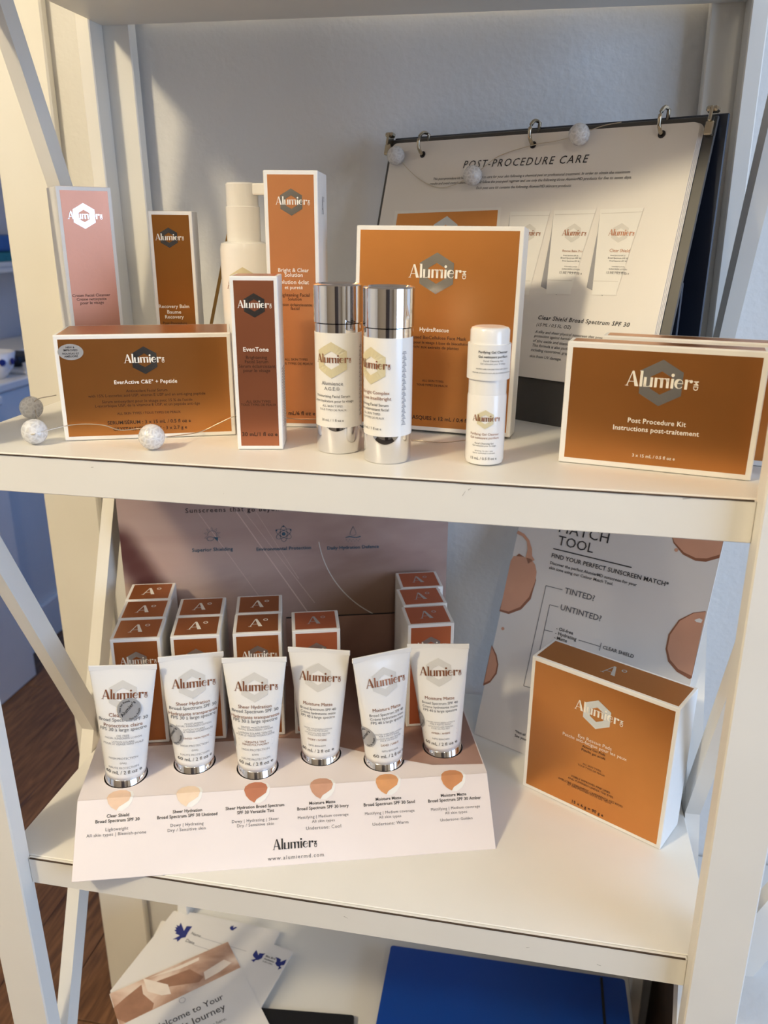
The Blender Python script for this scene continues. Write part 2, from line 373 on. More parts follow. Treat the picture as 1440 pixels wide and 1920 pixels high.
# hall furniture
cab = thing('hall_cabinet', (-1.2, 1.0, ZF), 'pale cabinet standing in the hall beyond the doorway', 'cabinet')
mk('cabinet_body', *box_geo((-1.5, .60, ZF), (-.92, 1.305, .125), .004), M['trim'], cab)
mk('countertop', *box_geo((-1.5, .59, .126), (-.90, 1.31, .15), .004), M['trim'], cab)
HB = mat('hall_blue_cloth', srgb(60, 110, 170), .7, var=.1); HT = mat('hall_teal_cloth', srgb(40, 130, 140), .7, var=.1); HD = mat('hall_dark', srgb(25, 30, 40), .5, var=.1)
def hall(name, geo, m, label, cat): return tag(mk(name, *geo, m), label, cat)
co = thing('hall_counter', (-1.3, 2.0, ZF), 'long pale counter in the hall with a moulded baseboard', 'counter')
mk('counter_body', *box_geo((-1.57, 1.315, ZF), (-1.015, 2.77, .125), .003), M['trim'], co); mk('countertop', *box_geo((-1.57, 1.315, .126), (-1.0, 2.77, .15), .004), M['trim'], co)
v, f = lathe_geo([(.02, 0), (.045, .03), (.055, .075), (.052, .075), (.04, .03)], 28); cx_, cy_ = -1.065, 1.53; cu = thing('patterned_bowl', (cx_, cy_, .15), 'white bowl with blue dots on the hall counter', 'bowl')
mk('bowl_body', v+V3(cx_, cy_, .151), f, M['plastic'], cu, True)
for a in range(10):
    q = a*.628; vv, ff = lathe_geo([(.001, 0), (.010, .001), (.001, .002)], 8)
    c = V3(cx_+.0515*math.cos(q), cy_+.0515*math.sin(q), .201); R = np.array(Matrix.Rotation(math.pi/2, 3, 'Y')); vv = vv@R.T; R2 = np.array(Matrix.Rotation(q, 3, 'Z')); mk('blue_dot', vv@R2.T+c, ff, M['birdblue'], cu)
hall('shallow_tray', join(box_geo((-1.20, 1.60, .151), (-1.02, 1.90, .165), .004), box_geo((-1.20, 1.60, .165), (-1.19, 1.90, .185)), box_geo((-1.03, 1.60, .165), (-1.02, 1.90, .185))), M['trim'], 'white tray lying on the hall counter', 'tray')
hall('dark_pouch', box_geo((-1.15, 1.63, .166), (-1.06, 1.74, .200), .012, 2), HD, 'black pouch lying in the white tray', 'pouch')
sh = thing('hall_shelf', (-1.5, 2.2, .43), 'white wall shelf above the hall counter', 'shelf')
mk('shelf_board', *box_geo((-1.598, 1.7, .41), (-1.36, 2.75, .43), .002), M['trim'], sh); mk('shelf_lip', *box_geo((-1.362, 1.7, .43), (-1.355, 2.75, .445), .001), M['trim'], sh)
hall('folded_towel', box_geo((-1.58, 1.95, .431), (-1.38, 2.5, .475), .012, 2), HT, 'folded teal towel at the bottom of the shelf pile', 'towel')
hall('folded_towel', box_geo((-1.57, 1.96, .476), (-1.39, 2.5, .53), .012, 2), HB, 'folded blue towel on top of the teal one', 'towel')

# ------------------------------------------------------------------ bookcase
ZL, ZM, ZU, ZB = 0., .399, .769, -.43
bk = thing('bookcase', (.3, .18, ZF), 'white painted open bookcase with crossed side braces', 'bookcase')
XI, XO = .0247, .0407
def part(name, geo, m=M['paint'], smooth=False): return mk(name, *lean(geo), m, bk, smooth)
TOP = 1.5
for sx in (0, 1):
    fx = (lambda x: x) if sx == 0 else (lambda x: .6-x)
    b = lambda x0, x1, y0, y1, z0, z1, bev=.0012: box_geo((min(fx(x0), fx(x1)), y0, z0), (max(fx(x0), fx(x1)), y1, z1), bev)
    part('front_stile', b(-XO, 0, -.019, 0, ZF+.001, TOP))
    part('back_stile', b(-XO, .0055, .367, .383, ZF+.001, TOP))
    part('side_post', b(-XO, -XI, .0005, .0295, ZF+.001, TOP)); part('side_post', b(-XO, -XI, .338, .3665, ZF+.001, TOP))
    def brace(p, q, w=.022):
        p, q = np.array(p), np.array(q); d = (q-p)/np.linalg.norm(q-p); nn = np.array([-d[1], d[0]])
        vs = []; x0, x1 = sorted((fx(-XI-.0005), fx(-XO+.001)))
        for x in (x0, x1):
            for c in (p-nn*w/2, p+nn*w/2, q+nn*w/2, q-nn*w/2): vs.append((x, c[0], c[1]))
        return np.array(vs), [(0, 1, 2, 3), (7, 6, 5, 4), (0, 4, 5, 1), (1, 5, 6, 2), (2, 6, 7, 3), (3, 7, 4, 0)]
    part('cross_brace', brace((.03, .357), (.338, -.325))); part('cross_brace', brace((.03, -.325), (.338, .385)) if sx == 0 else brace((.047, -.325), (.3378, .345)))
    if sx == 0: part('cross_brace', brace((.03, 1.165), (.338, .405))); part('cross_brace', brace((.03, .405), (.338, 1.165)))
    else: part('cross_brace', brace((.03, 1.08), (.338, .42), .026)); part('cross_brace', brace((.03, .42), (.338, 1.08), .026))
for zt, hf in ((ZL, .0295), (ZM, .0305), (ZU+.018, .03), (ZB, .03)):
    part('shelf_board', box_geo((-XI, .0006, zt-.018), (.6+XI, .3665, zt), .0006))
    part('shelf_fascia', box_geo((.0002, -.004, zt-hf), (.5998, .0002, zt-.0003), .0006))
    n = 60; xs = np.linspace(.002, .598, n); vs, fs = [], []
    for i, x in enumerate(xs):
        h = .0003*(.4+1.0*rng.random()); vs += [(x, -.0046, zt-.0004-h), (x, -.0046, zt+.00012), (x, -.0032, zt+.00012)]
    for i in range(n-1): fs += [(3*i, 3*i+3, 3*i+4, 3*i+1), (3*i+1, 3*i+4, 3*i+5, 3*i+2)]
    if zt in (ZL, ZM): part('seam_crack', (np.array(vs), fs), M['crack'])  # dark strip painted in for the shade of the gap under the shelf edge

for (x, z_, l, r) in ((.405, ZM-.008, .004, 60), (.409, ZM-.0045, .0025, 35), (.60-.045, ZM-.0015, .005, 8), (.31, ZL-.012, .004, -25), (.47, ZL-.014, .003, 20), (.53, ZL-.021, .0035, -15), (.225, ZM-.020, .0012, 80), (.12, ZM-.006, .002, 10)):
    c_, q_ = math.cos(math.radians(r))*l/2, math.sin(math.radians(r))*l/2
    part('scuff_mark', box_geo((-.5, 0, -.5), (.5, 1, .5)) if False else (np.array([(x-c_, -.00415, z_-q_-.0002), (x+c_, -.00415, z_+q_-.0001), (x+c_, -.00415, z_+q_+.0001), (x-c_, -.00415, z_-q_+.0002)]), [(0, 1, 2, 3)]), M['dust'])
# ------------------------------------------------------------------ cartons
def yawvec(deg): r = math.radians(deg); return V3(math.cos(r), math.sin(r), 0), V3(-math.sin(r), math.cos(r), 0)
def carton(name, label, A, z0, yaw, w, d, h, ink, border=.0034, lean_deg=0, top=True, group=None, side_lines=0):
    a, nb = yawvec(yaw); L = math.radians(lean_deg)
    up = math.cos(L)*Z+math.sin(L)*nb; back = math.cos(L)*nb-math.sin(L)*Z
    z0 += .0004+d*math.sin(L)
    O = V3(A[0], A[1], z0)
    t = thing(name, tuple(O), label, 'box', group)
    mk('carton_body', *frame_geo(box_geo((0, 0, 0), (w, d, h), .0009, 2), O, a, back, up), M['card'], t)
    bd = border
    ff_ = mk('foil_front', *frame_geo(box_geo((bd, -.00012, bd), (w-bd, .0002, h-bd)), O, a, back, up), M[ink], t)
    if top: ft_ = mk('foil_top', *frame_geo(box_geo((bd*.8, bd*.8, h-.0002), (w-bd*.8, d-bd*.8, h+.00012)), O, a, back, up), M[ink], t)
    if side_lines:
        g = []
        for i in range(side_lines):
            zz = h*.12+i*.0022; g.append(box_geo((w-.0001, d*.3, zz), (w+.0001, d*.85, zz+.0009)))
        mk('side_print', *frame_geo(join(*g), O, a, back, up), M['lightgrey'], t)
    F = Face(O-back*.00012, a, up, -back); F.T = ff_; F.T2 = t; F.TT = ft_ if top else t; F.top = Face(O+up*(h+.00012), a, back, up); F.side = Face(O+a*w, back, up, a); F.w, F.h, F.d = w, h, d
    return F
# everactive
F = carton('serum_carton', 'wide copper serum carton with a silver oval sticker, behind the string lights', (.0645, .0424), ZM, 21.1, .1392, .066, .0862, 'copper')
F.logo('white', 'silver', (271, 675.5), 52, 233.5, 302.6, 680)
F.text('white', 'EverActive C&E\u00b0 + Peptide', 214.5, 332.5, 720.5, 717, bold=1)
F.text('dark', 'Antioxidant Facial Serum', 236.7, 314, 735.5, 733)
F.text('dark', 'with 15% L-ascorbic acid USP, vitamin E USP and an anti-aging peptide', 165.7, 385, 746, 739)
F.text('dark', "S\u00e9rum antioxydant pour le visage avec 15 % de l'acide", 191.7, 361, 756, 751)
F.text('dark', 'L-ascorbique USP, de la vitamine E USP, et un peptide anti-\u00e2ge', 179, 375, 764, 758)
F.text('dark', 'ALL SKIN TYPES / TOUS TYPES DE PEAUX', 220, 339, 777.5, 774)
F.text('dark', 'SERUM/S\u00c9RUM : 3 x 15 mL / 0.5 fl oz e', 202, 358, 796, 791, bold=1)
F.text('dark', 'CRYSTALS/CRISTAUX : 3 x 2.7 g e', 213, 351, 808, 803, bold=1)
c = F.px(132.5, 660); F.add('sticker', poly_tri(circ(0, 0, .0098, 28, .0064)), *c, lay=2)
for i, s_ in enumerate(('NEW &', 'IMPROVED', 'NOUVEAU ET', 'AM\u00c9LIOR\u00c9')): F.textm('black', s_, (.0066, .0108, .0128, .0104)[i], c[0], c[1]+(.0030, .0007, -.0019, -.0042)[i], 1, lay=3)
F.build(F.T)
# eventone
F = carton('serum_carton', 'slim rose copper serum carton standing upright at the shelf front', (.2128, .0468), ZM, 12.2, .0364, .036, .1338, 'rose', .0031, side_lines=22)
F.logo('white', 'silver', (476.6, 572.6), 46, 445.8, 504.4, 577.5)
F.text('white', 'EvenTone', 456.4, 503.8, 659, bold=1)
for s_, l, r, y in (('Brightening', 461.5, 500.8, 673), ('Facial Serum', 459.4, 503, 681), ('S\u00e9rum \u00e9claircissant', 447.6, 516.5, 689.5), ('pour le visage', 456.7, 507, 697.6), ('ALL SKIN TYPES', 461.8, 507.7, 755), ('TOUS TYPES DE PEAUX', 451.9, 518.3, 761)): F.text('dark', s_, l, r, y)
F.text('dark', '30 mL/1 fl oz e', 454.6, 520.7, 817.5, bold=1); F.build(F.T)
# bright & clear
F = carton('toner_carton', 'tall peach copper solution carton behind the two chrome-capped bottles', (.2152, .1293), ZM, 7.3, .0446, .058, .2120, 'peach', .0033)
F.logo('white', 'silver', (546, 379), 51, 517.4, 576, 384)
for s_, l, r, y in (('Bright & Clear', 521.9, 579.3, 510), ('Solution', 534, 567.8, 519), ('Solution \u00e9clat', 521, 579.6, 532.5), ('et puret\u00e9', 534, 567.8, 542)): F.text('white', s_, l, r, y, bold=1)
for s_, l, r, y in (('Brightening Facial', 521, 580.5, 556), ('Solution', 540, 565.4, 563.5), ('Solution \u00e9claircissante', 517, 585, 574), ('facial', 545, 561.5, 581), ('ALL SKIN TYPES', 534, 577, 676), ('TOUS TYPES DE PEAUX', 522, 587, 684)): F.text('dark', s_, l, r, y)
F.text('dark', '180 mL/6 fl oz e', 524, 591, 778, bold=1)
v, f = acirc_geo(.014); F.side.add('lightgrey', (v, f), .029, .186); F.side.build(F.T2); F.build(F.T)
# hydrarescue
F = carton('mask_carton', 'large copper face mask carton leaning on the flip binder', (.2855, .1418), ZM, -6.8, .1412, .026, .169, 'copper', .0036, lean_deg=4.7)
F.logo('white', 'silver', (818.5, 512.7), 78.5, 767, 865, 521.5)
F.text('white', 'HydraRescue', 786.8, 841.5, 622, bold=1)
for s_, l, r, y, y2 in (('Infused BioCellulose Face Mask', 767, 874, 635, 638), ('Masque pour le visage \u00e0 base de biocellulose', 752, 881, 644, 647), ('enrichi aux extraits de plantes', 766, 860, 653, 655), ('ALL SKIN TYPES', 791.4, 831.5, 716, 717), ('TOUS TYPES DE PEAUX', 781, 839.6, 723.5, 725.5)): F.text('dark', s_, l, r, y, y2)
F.text('dark', '4 MASQUES x 12 mL / 0.4 fl oz e', 757, 897, 785, 793, bold=1); F.build(F.T)
# post procedure kits
F = carton('kit_carton', 'copper procedure kit carton with white wording, in front of its twin', (.4650, .0650), ZM, -10.1, .1366, .0232, .0915, 'copper', .0042)
F.logo('white', 'silver', (1239.3, 718.3), 88, 1173.3, 1297.3, 722.5, 731)
F.text('white', 'Post Procedure Kit', 1176.7, 1285.7, 792, 800, bold=1); F.text('white', 'Instructions post-traitement', 1149.3, 1310, 804, 819, bold=1); F.text('white', '3 x 15 mL / 0.5 fl oz e', 1185, 1265, 856, 863, bold=1)
F.build(F.T)
F = carton('kit_carton', 'copper procedure kit carton mostly hidden behind its twin', (.4925, .1055), ZM, -10.1, .1366, .0232, .0915, 'copper', .0042)
# recovery balm
F = carton('balm_carton', 'narrow gold brown balm carton beside the white pump bottle', (.0910, .1735), ZM, 15.7, .0391, .038, .1812, 'gold', .0031, side_lines=26)
F.logo('white', 'silver', (316.7, 445.7), 38, 292, 340.7, 450.5)
for s_, l, r, y in (('Recovery Balm', 298.3, 355, 577.5), ('Baume', 314, 340, 588), ('Recovery', 310, 345, 597)): F.text('white', s_, l, r, y, bold=1)
F.text('dark', 'Post Procedure', 306, 351, 608); F.build(F.T)
# cleanser
F = carton('cleanser_carton', 'tall pink copper cleanser carton turned sideways by the rear post', (.0165, .151), ZM, 40.4, .0480, .048, .2012, 'pinkfoil', .0034)
F.logo('silver', 'silver', (157.7, 405), 48, 128, 187, 410.5)
for s_, l, r, y in (('Cream Facial Cleanser', 136, 207, 556), ('Cr\u00e8me nettoyante', 144, 200, 563), ('pour le visage', 151, 195, 570)): F.text('dark', s_, l, r, y)
F.build(F.T)
# eye pads
F = carton('eye_pad_carton', 'square copper eye pads carton set askew on the lower shelf', (.4600, .1948), ZL, -28.7, .1524, .0466, .1580, 'copper', .0042)
F.logo('white', 'silver', (1119.3, 1340), 56, 1077.6, 1161, 1332, 1356)
F.text('white', 'Eye Rescue Pads', 1083.8, 1147, 1384, 1405); F.text('white', 'Patchs anti-fatigue pour les yeux', 1055, 1175.5, 1381, 1423)
for s_, l, yl, r, yr in (('Active Gel Pads', 1091.5, 1401, 1134.7, 1417), ('Patchs gel actifs', 1090.3, 1408, 1134.7, 1424), ('ALL SKIN TYPES', 1092.3, 1434.4, 1127, 1446), ('TOUS TYPES DE PEAUX', 1083.4, 1436, 1134.3, 1455), ('VISIBLY IMPROVES FINE LINES', 1070.3, 1457.6, 1144.3, 1486.5), ('AND PUFFINESS UNDER THE EYES', 1064.5, 1463, 1150, 1493), ('AM\u00c9LIORE VISIBLEMENT L\'APPARENCE DES RIDES', 1046, 1464, 1168, 1510), ('ET DES POCHES SOUS LES YEUX', 1064, 1475, 1146.6, 1505)): F.text('dark', s_, l, r, yl, yr)
F.text('dark', '15 x 6 g = 90 g e', 1072.2, 1131.2, 1507, 1529, bold=1)
F.top.add('silverink', acirc_geo(.018), .0765, .024); F.top.build(F.TT); F.build(F.T)

# ------------------------------------------------------------------ bottles
class Cyl(Face):
    def __init__(s, c, z0, r, ang): s.c, s.z0, s.r, s.ang = c, z0, r, ang; s.g = {}
    def at(s, x, y, off=0.):
        t = s.ang+np.asarray(x)/s.r; r = s.r+off
        return np.stack([s.c[0]+r*np.cos(t), s.c[1]+r*np.sin(t), s.z0+np.asarray(y)], 1)
def lathe_part(name, prof, c, z0, m, parent, n=48):
    v, f = lathe_geo(prof, n); o = mk(name, v+V3(c[0], c[1], z0), f, m, parent, True)
    me = o.data; fl_ = [p for p in me.polygons if len(p.vertices) > 4]
    for p in fl_: p.use_smooth = False
    md = o.modifiers.new('edges', 'EDGE_SPLIT'); md.split_angle = math.radians(40); return o
def serum(c, ang, H, label, lines, y0):
    t = thing('serum_bottle', (c[0], c[1], ZM+.0003), label, 'bottle', None); z = ZM+.0003; r = .0184
    lathe_part('chrome_base', [(r-.0008, 0), (r-.0002, .0008), (r-.0002, .0215)], c, z, M['chrome'], t, 64)
    lb_ = lathe_part('white_label', [(r, .0212), (r, .0937)], c, z, M['plastic'], t, 64)
    lathe_part('chrome_collar', [(r-.0001, .0937), (r-.0001, .1000)], c, z, M['chrome'], t, 64)
    lathe_part('chrome_cap', [(r-.0005, .1004), (r+.0004, .1008), (r+.0004, H-.0012), (r-.0004, H-.0003), (r-.002, H), (r-.003, H-.0012)], c, z, M['chrome'], t, 64)
    F = Cyl(c, z, r+.0001, ang)
    F.add('hexgold', hex_geo(.0275), 0, .0735); F.add('copperink', logo_geo(.0262), 0, .0715, lay=2)
    for ink, s_, w, y, b in lines: F.textm(ink, s_, w, 0, y, b)
    v, f = join2([strip([(.0245+.0006*(i % 3), .03+i*.0011), (.0285-.0005*(i % 4), .03+i*.0011)], .0006) for i in range(50)]); F.add('lightgrey', (v, f))
    F.build(lb_)
SL = [('grey', 'ALL SKIN TYPES', .0165, .0375, 0), ('grey', 'TOUS TYPES DE PEAUX', .0225, .0345, 0), ('black', '30 mL / 1 fl oz e', .0180, .0262, 0)]
def view_ang(c): return math.atan2(CC[1]-c[1], CC[0]-c[0])
c1, c2 = (.2914, .0682), (.3344, .0477)
serum(c1, view_ang(c1)-.30, .1290, 'white serum bottle with chrome cap, closer to the slim rose carton', [('grey', 'Alumience', .0175, .0545, 0), ('grey', 'A.G.E.\u00ae', .0125, .0505, 0), ('black', 'Moisturizing Facial Serum', .0285, .0450, 0), ('black', 'Lotion hydratant pour le visage', .0345, .0412, 0)]+SL, 0)
serum(c2, view_ang(c2)-.74, .1292, 'white serum bottle with chrome cap in front of the mask carton', [('copperink', 'Intellibright Complex', .030, .0530, 0), ('copperink', 'Complexe Intellibright', .0325, .0488, 0), ('black', 'Brightening Facial Serum', .0285, .0442, 0), ('black', 'S\u00e9rum \u00e9claircissant facial', .0290, .0408, 0)]+SL, 0)
cg = (.4088, .0535); t = thing('cleanser_bottle', (cg[0], cg[1], ZM+.0003), 'short white gel cleanser bottle with an upside-down cap, near the kit carton', 'bottle'); zg = ZM+.0003
gb_ = lathe_part('bottle_body', [(.0118, 0), (.0140, .0012), (.0146, .004), (.0146, .0515), (.0142, .0533)], cg, zg, M['plastic'], t)
lathe_part('bottle_shoulder', [(.0141, .0532), (.0141, .0650)], cg, zg, M['plastic'], t)
pb_ = lathe_part('paper_band', [(.0158, .0648), (.0158, .0902)], cg, zg, M['card'], t)
lathe_part('bottle_cap', [(.0140, .0640), (.0144, .0900), (.0144, .0995), (.0134, .1012), (.0110, .1020)], cg, zg, M['plastic'], t)
F = Cyl(cg, zg, .0147, view_ang(cg)-.03)
F.add('hexgold', hex_geo(.0142), 0, .0360); F.add('copperink', logo_geo(.0195), 0, .0345, lay=2)
for ink, s_, w, y in (('copperink', 'Purifying Gel Cleanser', .0225, .0240), ('copperink', 'Gel nettoyant purifiant', .0225, .0212), ('black', 'Facial Cleansing Gel', .0140, .0172), ('black', 'Gel nettoyant pour le visage', .0180, .0155), ('grey', 'NORMAL TO OILY SKIN', .0135, .0115), ('grey', 'PEAUX NORMALES \u00c0 GRASSES'.replace('\u00c0', 'A'), .0170, .0098), ('black', '15 mL / 0.5 fl oz e', .0205, .0052)): F.textm(ink, s_, w, 0, y)
F.build(gb_)
F = Cyl(cg, zg, .0159, view_ang(cg)+.22)
for ink, s_, w, y, b in (('black', 'Purifying Gel Cleanser', .0225, .0845, 1), ('black', 'Gel nettoyant purifiant', .0225, .0812, 1), ('grey', 'Facial Cleansing Gel', .0145, .0785, 0), ('grey', 'Gel nettoyant pour le visage', .0190, .0765, 0), ('grey', 'UNWIND LABEL FOR DIRECTIONS AND CAUTION', .0255, .0728, 1), ("grey", "D\u00c9ROULER L'\u00c9TIQUETTE POUR LIRE LES CONSEILS D'UTILISATION", .0320, .0700, 1)): F.textm(ink, s_, w, 0, y, b)
F.build(pb_)
# pump bottle
cp = (.1785, .1800); zp_ = ZM+.0003; t = thing('pump_bottle', (cp[0], cp[1], zp_), 'glossy white pump bottle standing between two tall cartons', 'bottle')
ub_ = lathe_part('bottle_body', [(.0205, 0), (.0218, .0015), (.0218, .1495), (.0205, .1545), (.0165, .1560)], cp, zp_, M['plastic'], t)
lathe_part('pump_collar', [(.0150, .1555), (.0150, .1850), (.0143, .1856)], cp, zp_, M['plastic'], t)
hd, hf_ = lathe_geo([(.0140, .1852), (.0140, .2035), (.0132, .2048)], 40)
mk('pump_head', hd+V3(cp[0], cp[1], zp_), hf_, M['plastic'], t)
a, nb = yawvec(-12); mk('pump_nozzle', *frame_geo(box_geo((.004, -.0045, .1945), (.0285, .0045, .2045), .0015, 2), V3(cp[0], cp[1], zp_), a, nb, Z), M['plastic'], t)
F = Cyl(cp, zp_, .0219, view_ang(cp)-.12)
F.add('hexgold', hex_geo(.0300), 0, .1200); F.add('copperink', logo_geo(.0320), 0, .1165, lay=2); F.textm('black', 'Bright & Clear', .024, 0, .092); F.textm('black', 'Solution', .016, 0, .080); F.build(ub_)
tag(mk('reed_stick', *tube_geo([(.1090, .222, ZM+.0018), (.1105, .224, .425), (.1490, .231, .578)], .0017, 8), M['reed'], None, True), 'thin golden reed stick leaning behind the pump bottle', 'stick')

# ------------------------------------------------------------------ flip binder
BY = -29.58; BL = math.radians(15.07); P0 = V3(.4486, .190, ZM+.0006)
ba, bnb = yawvec(BY); bup = math.cos(BL)*Z+math.sin(BL)*bnb; bout = -(math.cos(BL)*bnb-math.sin(BL)*Z)
bi = thing('flip_binder', tuple(P0), 'charcoal easel flip binder open at a post-procedure care page', 'binder')
U0, U1, V0, V1 = -.2314, .0906, .0405, .2602
bf = lambda x0, x1, d0, d1, y0, y1, bev=0: frame_geo(box_geo((x0, d0, y0), (x1, d1, y1), bev), P0, ba, -bout, bup)
mk('front_cover', *bf(U0-.007, U1+.012, .004, .0065, 0, V1+.0055, .0008), M['binder'], bi)
yb_ = math.sin(BL)*(V1+.004)
mk('rear_cover', *frame_geo(box_geo((U0-.004, yb_+.007, 0), (U1+.019, yb_+.0095, (V1+.006)*math.cos(BL)), .0008), P0, ba, bnb, Z), M['navy'], bi)
mk('rear_cover', *frame_geo(box_geo((U0+.02, yb_-.028, 0), (U1+.012, yb_-.0255, .128), .0008), P0, ba, bnb, Z), M['navy'], bi)
bm = bmesh.new(); rc = .006; corners = [(U0, V0), (U1, V0), (U1, V1), (U0, V1)]
pg = []
for (cx, cy), a0 in zip([(U0+rc, V0+rc), (U1-rc, V0+rc), (U1-rc, V1-rc), (U0+rc, V1-rc)], (180, 270, 0, 90)): pg += arc(cx, cy, rc, rc, a0, a0+90, 5)
def page_geo(off, d=.0005, dx=0):
    n_ = len(pg); v = [P0+ba*(p[0]+dx)+bup*p[1]+bout*off for p in pg]+[P0+ba*(p[0]+dx)+bup*p[1]+bout*(off-d) for p in pg]
    return np.array(v), [list(range(n_)), list(range(2*n_-1, n_-1, -1))]+[[i, n_+i, n_+(i+1) % n_, (i+1) % n_] for i in range(n_)]
pg_ = mk('page', *page_geo(0), M['page'], bi)
for i in range(1, 4): mk('page', *page_geo(-.0009*i, .0005, .0009*i), M['page'], bi)
F = Face(P0, ba, bup, bout)
for u_, v_ in ((799-6, 290), (1000, 272), (1241, 252)):
    x, y = F.px(u_, v_); F.add('black', poly_tri(circ(0, 0, .0033, 18)), x, y, lay=3)
    pts = [P0+ba*x+bup*(y+.0105*(1-math.cos(q)))+bout*(.0105*math.sin(q)+.0003) for q in np.linspace(0, math.pi, 14)]
    pts += [P0+ba*x+bup*(y+.021-.008*k)+bout*(-.004-.001*k) for k in (0, 1)]
    mk('binder_ring', *tube_geo(pts, .0017, 8), M['ringmetal'], bi, True)
for x in (U0-.004, U1+.0085):
    mk('corner_clip', *frame_geo(join(box_geo((x-.0035, -.004, V1-.012), (x+.0035, .003, V1-.001), .001), box_geo((x-.0015, -.006, V1-.002), (x+.0015, .004, V1+.010), .0008), box_geo((x-.005, -.005, V1+.006), (x+.005, .002, V1+.0105), .0012)), P0, ba, -bout, bup), M['ringmetal'], bi)
F.text('black', 'POST-PROCEDURE CARE', 868, 1103, 317, 303, ital=.2, space=.12)
for s_, l, yl, r, yr in (('This post-procedure kit has been designed to care for your skin following a chemical peel or professional treatment. In order to obtain the maximum', 812, 341, 1182, 321), ('results and avoid complications, you should follow the post-peel regimen and use only the following three AlumierMD products for five to seven days.', 806, 350, 1185, 331), ('Each post care kit contains the following AlumierMD skincare products:', 892.7, 356.5, 1072, 348.5)): F.text('black', s_, l, r, yl, yr, ital=.2)
F.text('black', 'Clear Shield Broad Spectrum SPF 30', 1008, 1181, 604, 607.5, bold=1, ital=.2, space=.05); F.text('black', '(15 ML / 0.5 FL. OZ)', 1005.6, 1070.5, 613, 615, ital=.2)
for s_, l, yl, r, yr in (('A silky and sheer physical sunscreen that provides', 1003, 626, 1141, 635), ('protection against harmful UV rays with a blend', 1001, 634.5, 1133, 642), ('of zinc oxide and titanium dioxide.', 999, 643, 1097, 649), ('This formula is also packed with antioxidants,', 997.6, 652.5, 1125, 660), ('including resveratrol, grape seed and to protect', 995, 661.5, 1128, 669), ('skin from UV damage.', 992.7, 671, 1052.7, 675)): F.text('black', s_, l, r, yl, yr, ital=.2)
F.poly('card', [(741, 396), (940, 389), (925, 560), (715, 560)], 1); F.poly('copper', [(746, 401), (934, 394), (920, 560), (721, 560)], 2)
x, y = F.px(833, 438); F.add('silver', hex_geo(.034), x, y, lay=3)
for tl, tr, bl, br in (((957, 397), (1032, 396), (945, 552), (992, 553)), ((1039, 394.8), (1118, 392.7), (1024, 551), (1070, 552.5)), ((1126, 392.7), (1207.7, 389.5), (1110, 553), (1156, 554))):
    F.poly('lightgrey', [(tl[0]-5, tl[1]+40), tl, (bl[0]+20, bl[1]+2), (bl[0]-10, bl[1]-14)], 1)
    F.poly('card', [tl, tr, (br[0]+1, br[1]-8), br, bl], 2)
    F.line('hexgrey', [(tl[0]+2, tl[1]+8), (tr[0]-2, tr[1]+8)], .0006, 3)
    F.line('hexgrey', [(bl[0]+2, bl[1]-26), (br[0]+3, br[1]-26)], .0006, 3)
    mx = (tl[0]+tr[0])/2-4; F.add('hexgrey', hex_geo(.0165), *F.px(mx, 437), lay=3); F.add('copperink', logo_geo(.0215), *F.px(mx, 442), lay=4)
    if tl[0] > 1000:
        F.text('copperink', 'Rescue Balm Pro' if tl[0] < 1100 else 'Clear Shield', mx-20, mx+18, 474, 472, lay=4)
        for i, w_ in enumerate((15, 20, 17, 0, 13, 18, 16)):
            if w_: F.text('grey', 'Broad Spectrum SPF 30' if i < 3 else 'SUNSCREEN LOTION', mx-w_-3, mx+w_-5, 481+i*5.2, 480+i*5.2, lay=4)
        F.text('grey', '15 mL / 0.5 fl oz e', mx-26, mx+17, 515, 513.5, lay=4)
F.build(pg_)

# ------------------------------------------------------------------ string lights
def ball(c, r, parent):
    bm = bmesh.new(); bmesh.ops.create_uvsphere(bm, u_segments=24, v_segments=16, radius=r); v, f = bm_geo(bm)
    mk('crackle_ball', v+np.array(c), f, M['crackle'], parent, True)
    mk('bulb', *tube_geo([np.array(c)-V3(.003, 0, 0), np.array(c)+V3(.003, 0, 0)], .0012, 6), M['wire'], parent)
zb_ = ZM+.0105
st = thing('string_light', (.0486, .0321, ZM), 'wire string of crackled glass balls lying along the shelf front', 'string light')
B1, B2, B3 = (-.0090, .1110, zb_+.0002), (.0466, .0290, zb_+.0002), (.1463, .0335, zb_)
for c in (B1, B2, B3): ball(c, .0103, st)
def pz(u, v, z): d = ray(u, v); return CC+d*(z-CC[2])/d[2]
w1 = [pz(105, 741, .425)+V3(-.012, .05, 0)*0, np.array(B1)+V3(.008, -.004, .008), np.array(B1)+V3(.012, -.012, -.002), np.array(B2)+V3(-.004, .012, .006), np.array(B2)+V3(.004, -.010, .0)]
mk('wire', *tube_geo(spline(w1), .00045, 5), M['wire'], st, True)
fr = lambda s_, y=-.004: V3(.0645, .0424, 0)+yawvec(21.1)[0]*s_+yawvec(21.1)[1]*y
w2 = [np.array(B2)+V3(.004, -.010, 0), fr(.006)+V3(0, 0, .4135), fr(.03)+V3(0, 0, .4130), fr(.045)+V3(0, 0, .4080), fr(.062)+V3(0, 0, .4085), np.array(B3)+V3(-.008, -.004, .002)]
mk('wire', *tube_geo(spline(w2), .00045, 5), M['wire'], st, True)
w3 = [np.array(B3)+V3(.010, .001, 0), fr(.108, -.003)+V3(0, 0, .4035), fr(.125, -.003)+V3(0, 0, .4105), fr(.139, -.003)+V3(0, 0, .4165), V3(.206, .105, .418), V3(.235, .118, .410), V3(.262, .110, .4125), V3(.29, .106, .412), V3(.318, .100, .403), V3(.345, .104, .4004), V3(.372, .098, .4010), V3(.392, .090, .4060), V3(.408, .079, .4085)]
mk('wire', *tube_geo(spline(w3), .00045, 5), M['wire'], st, True)
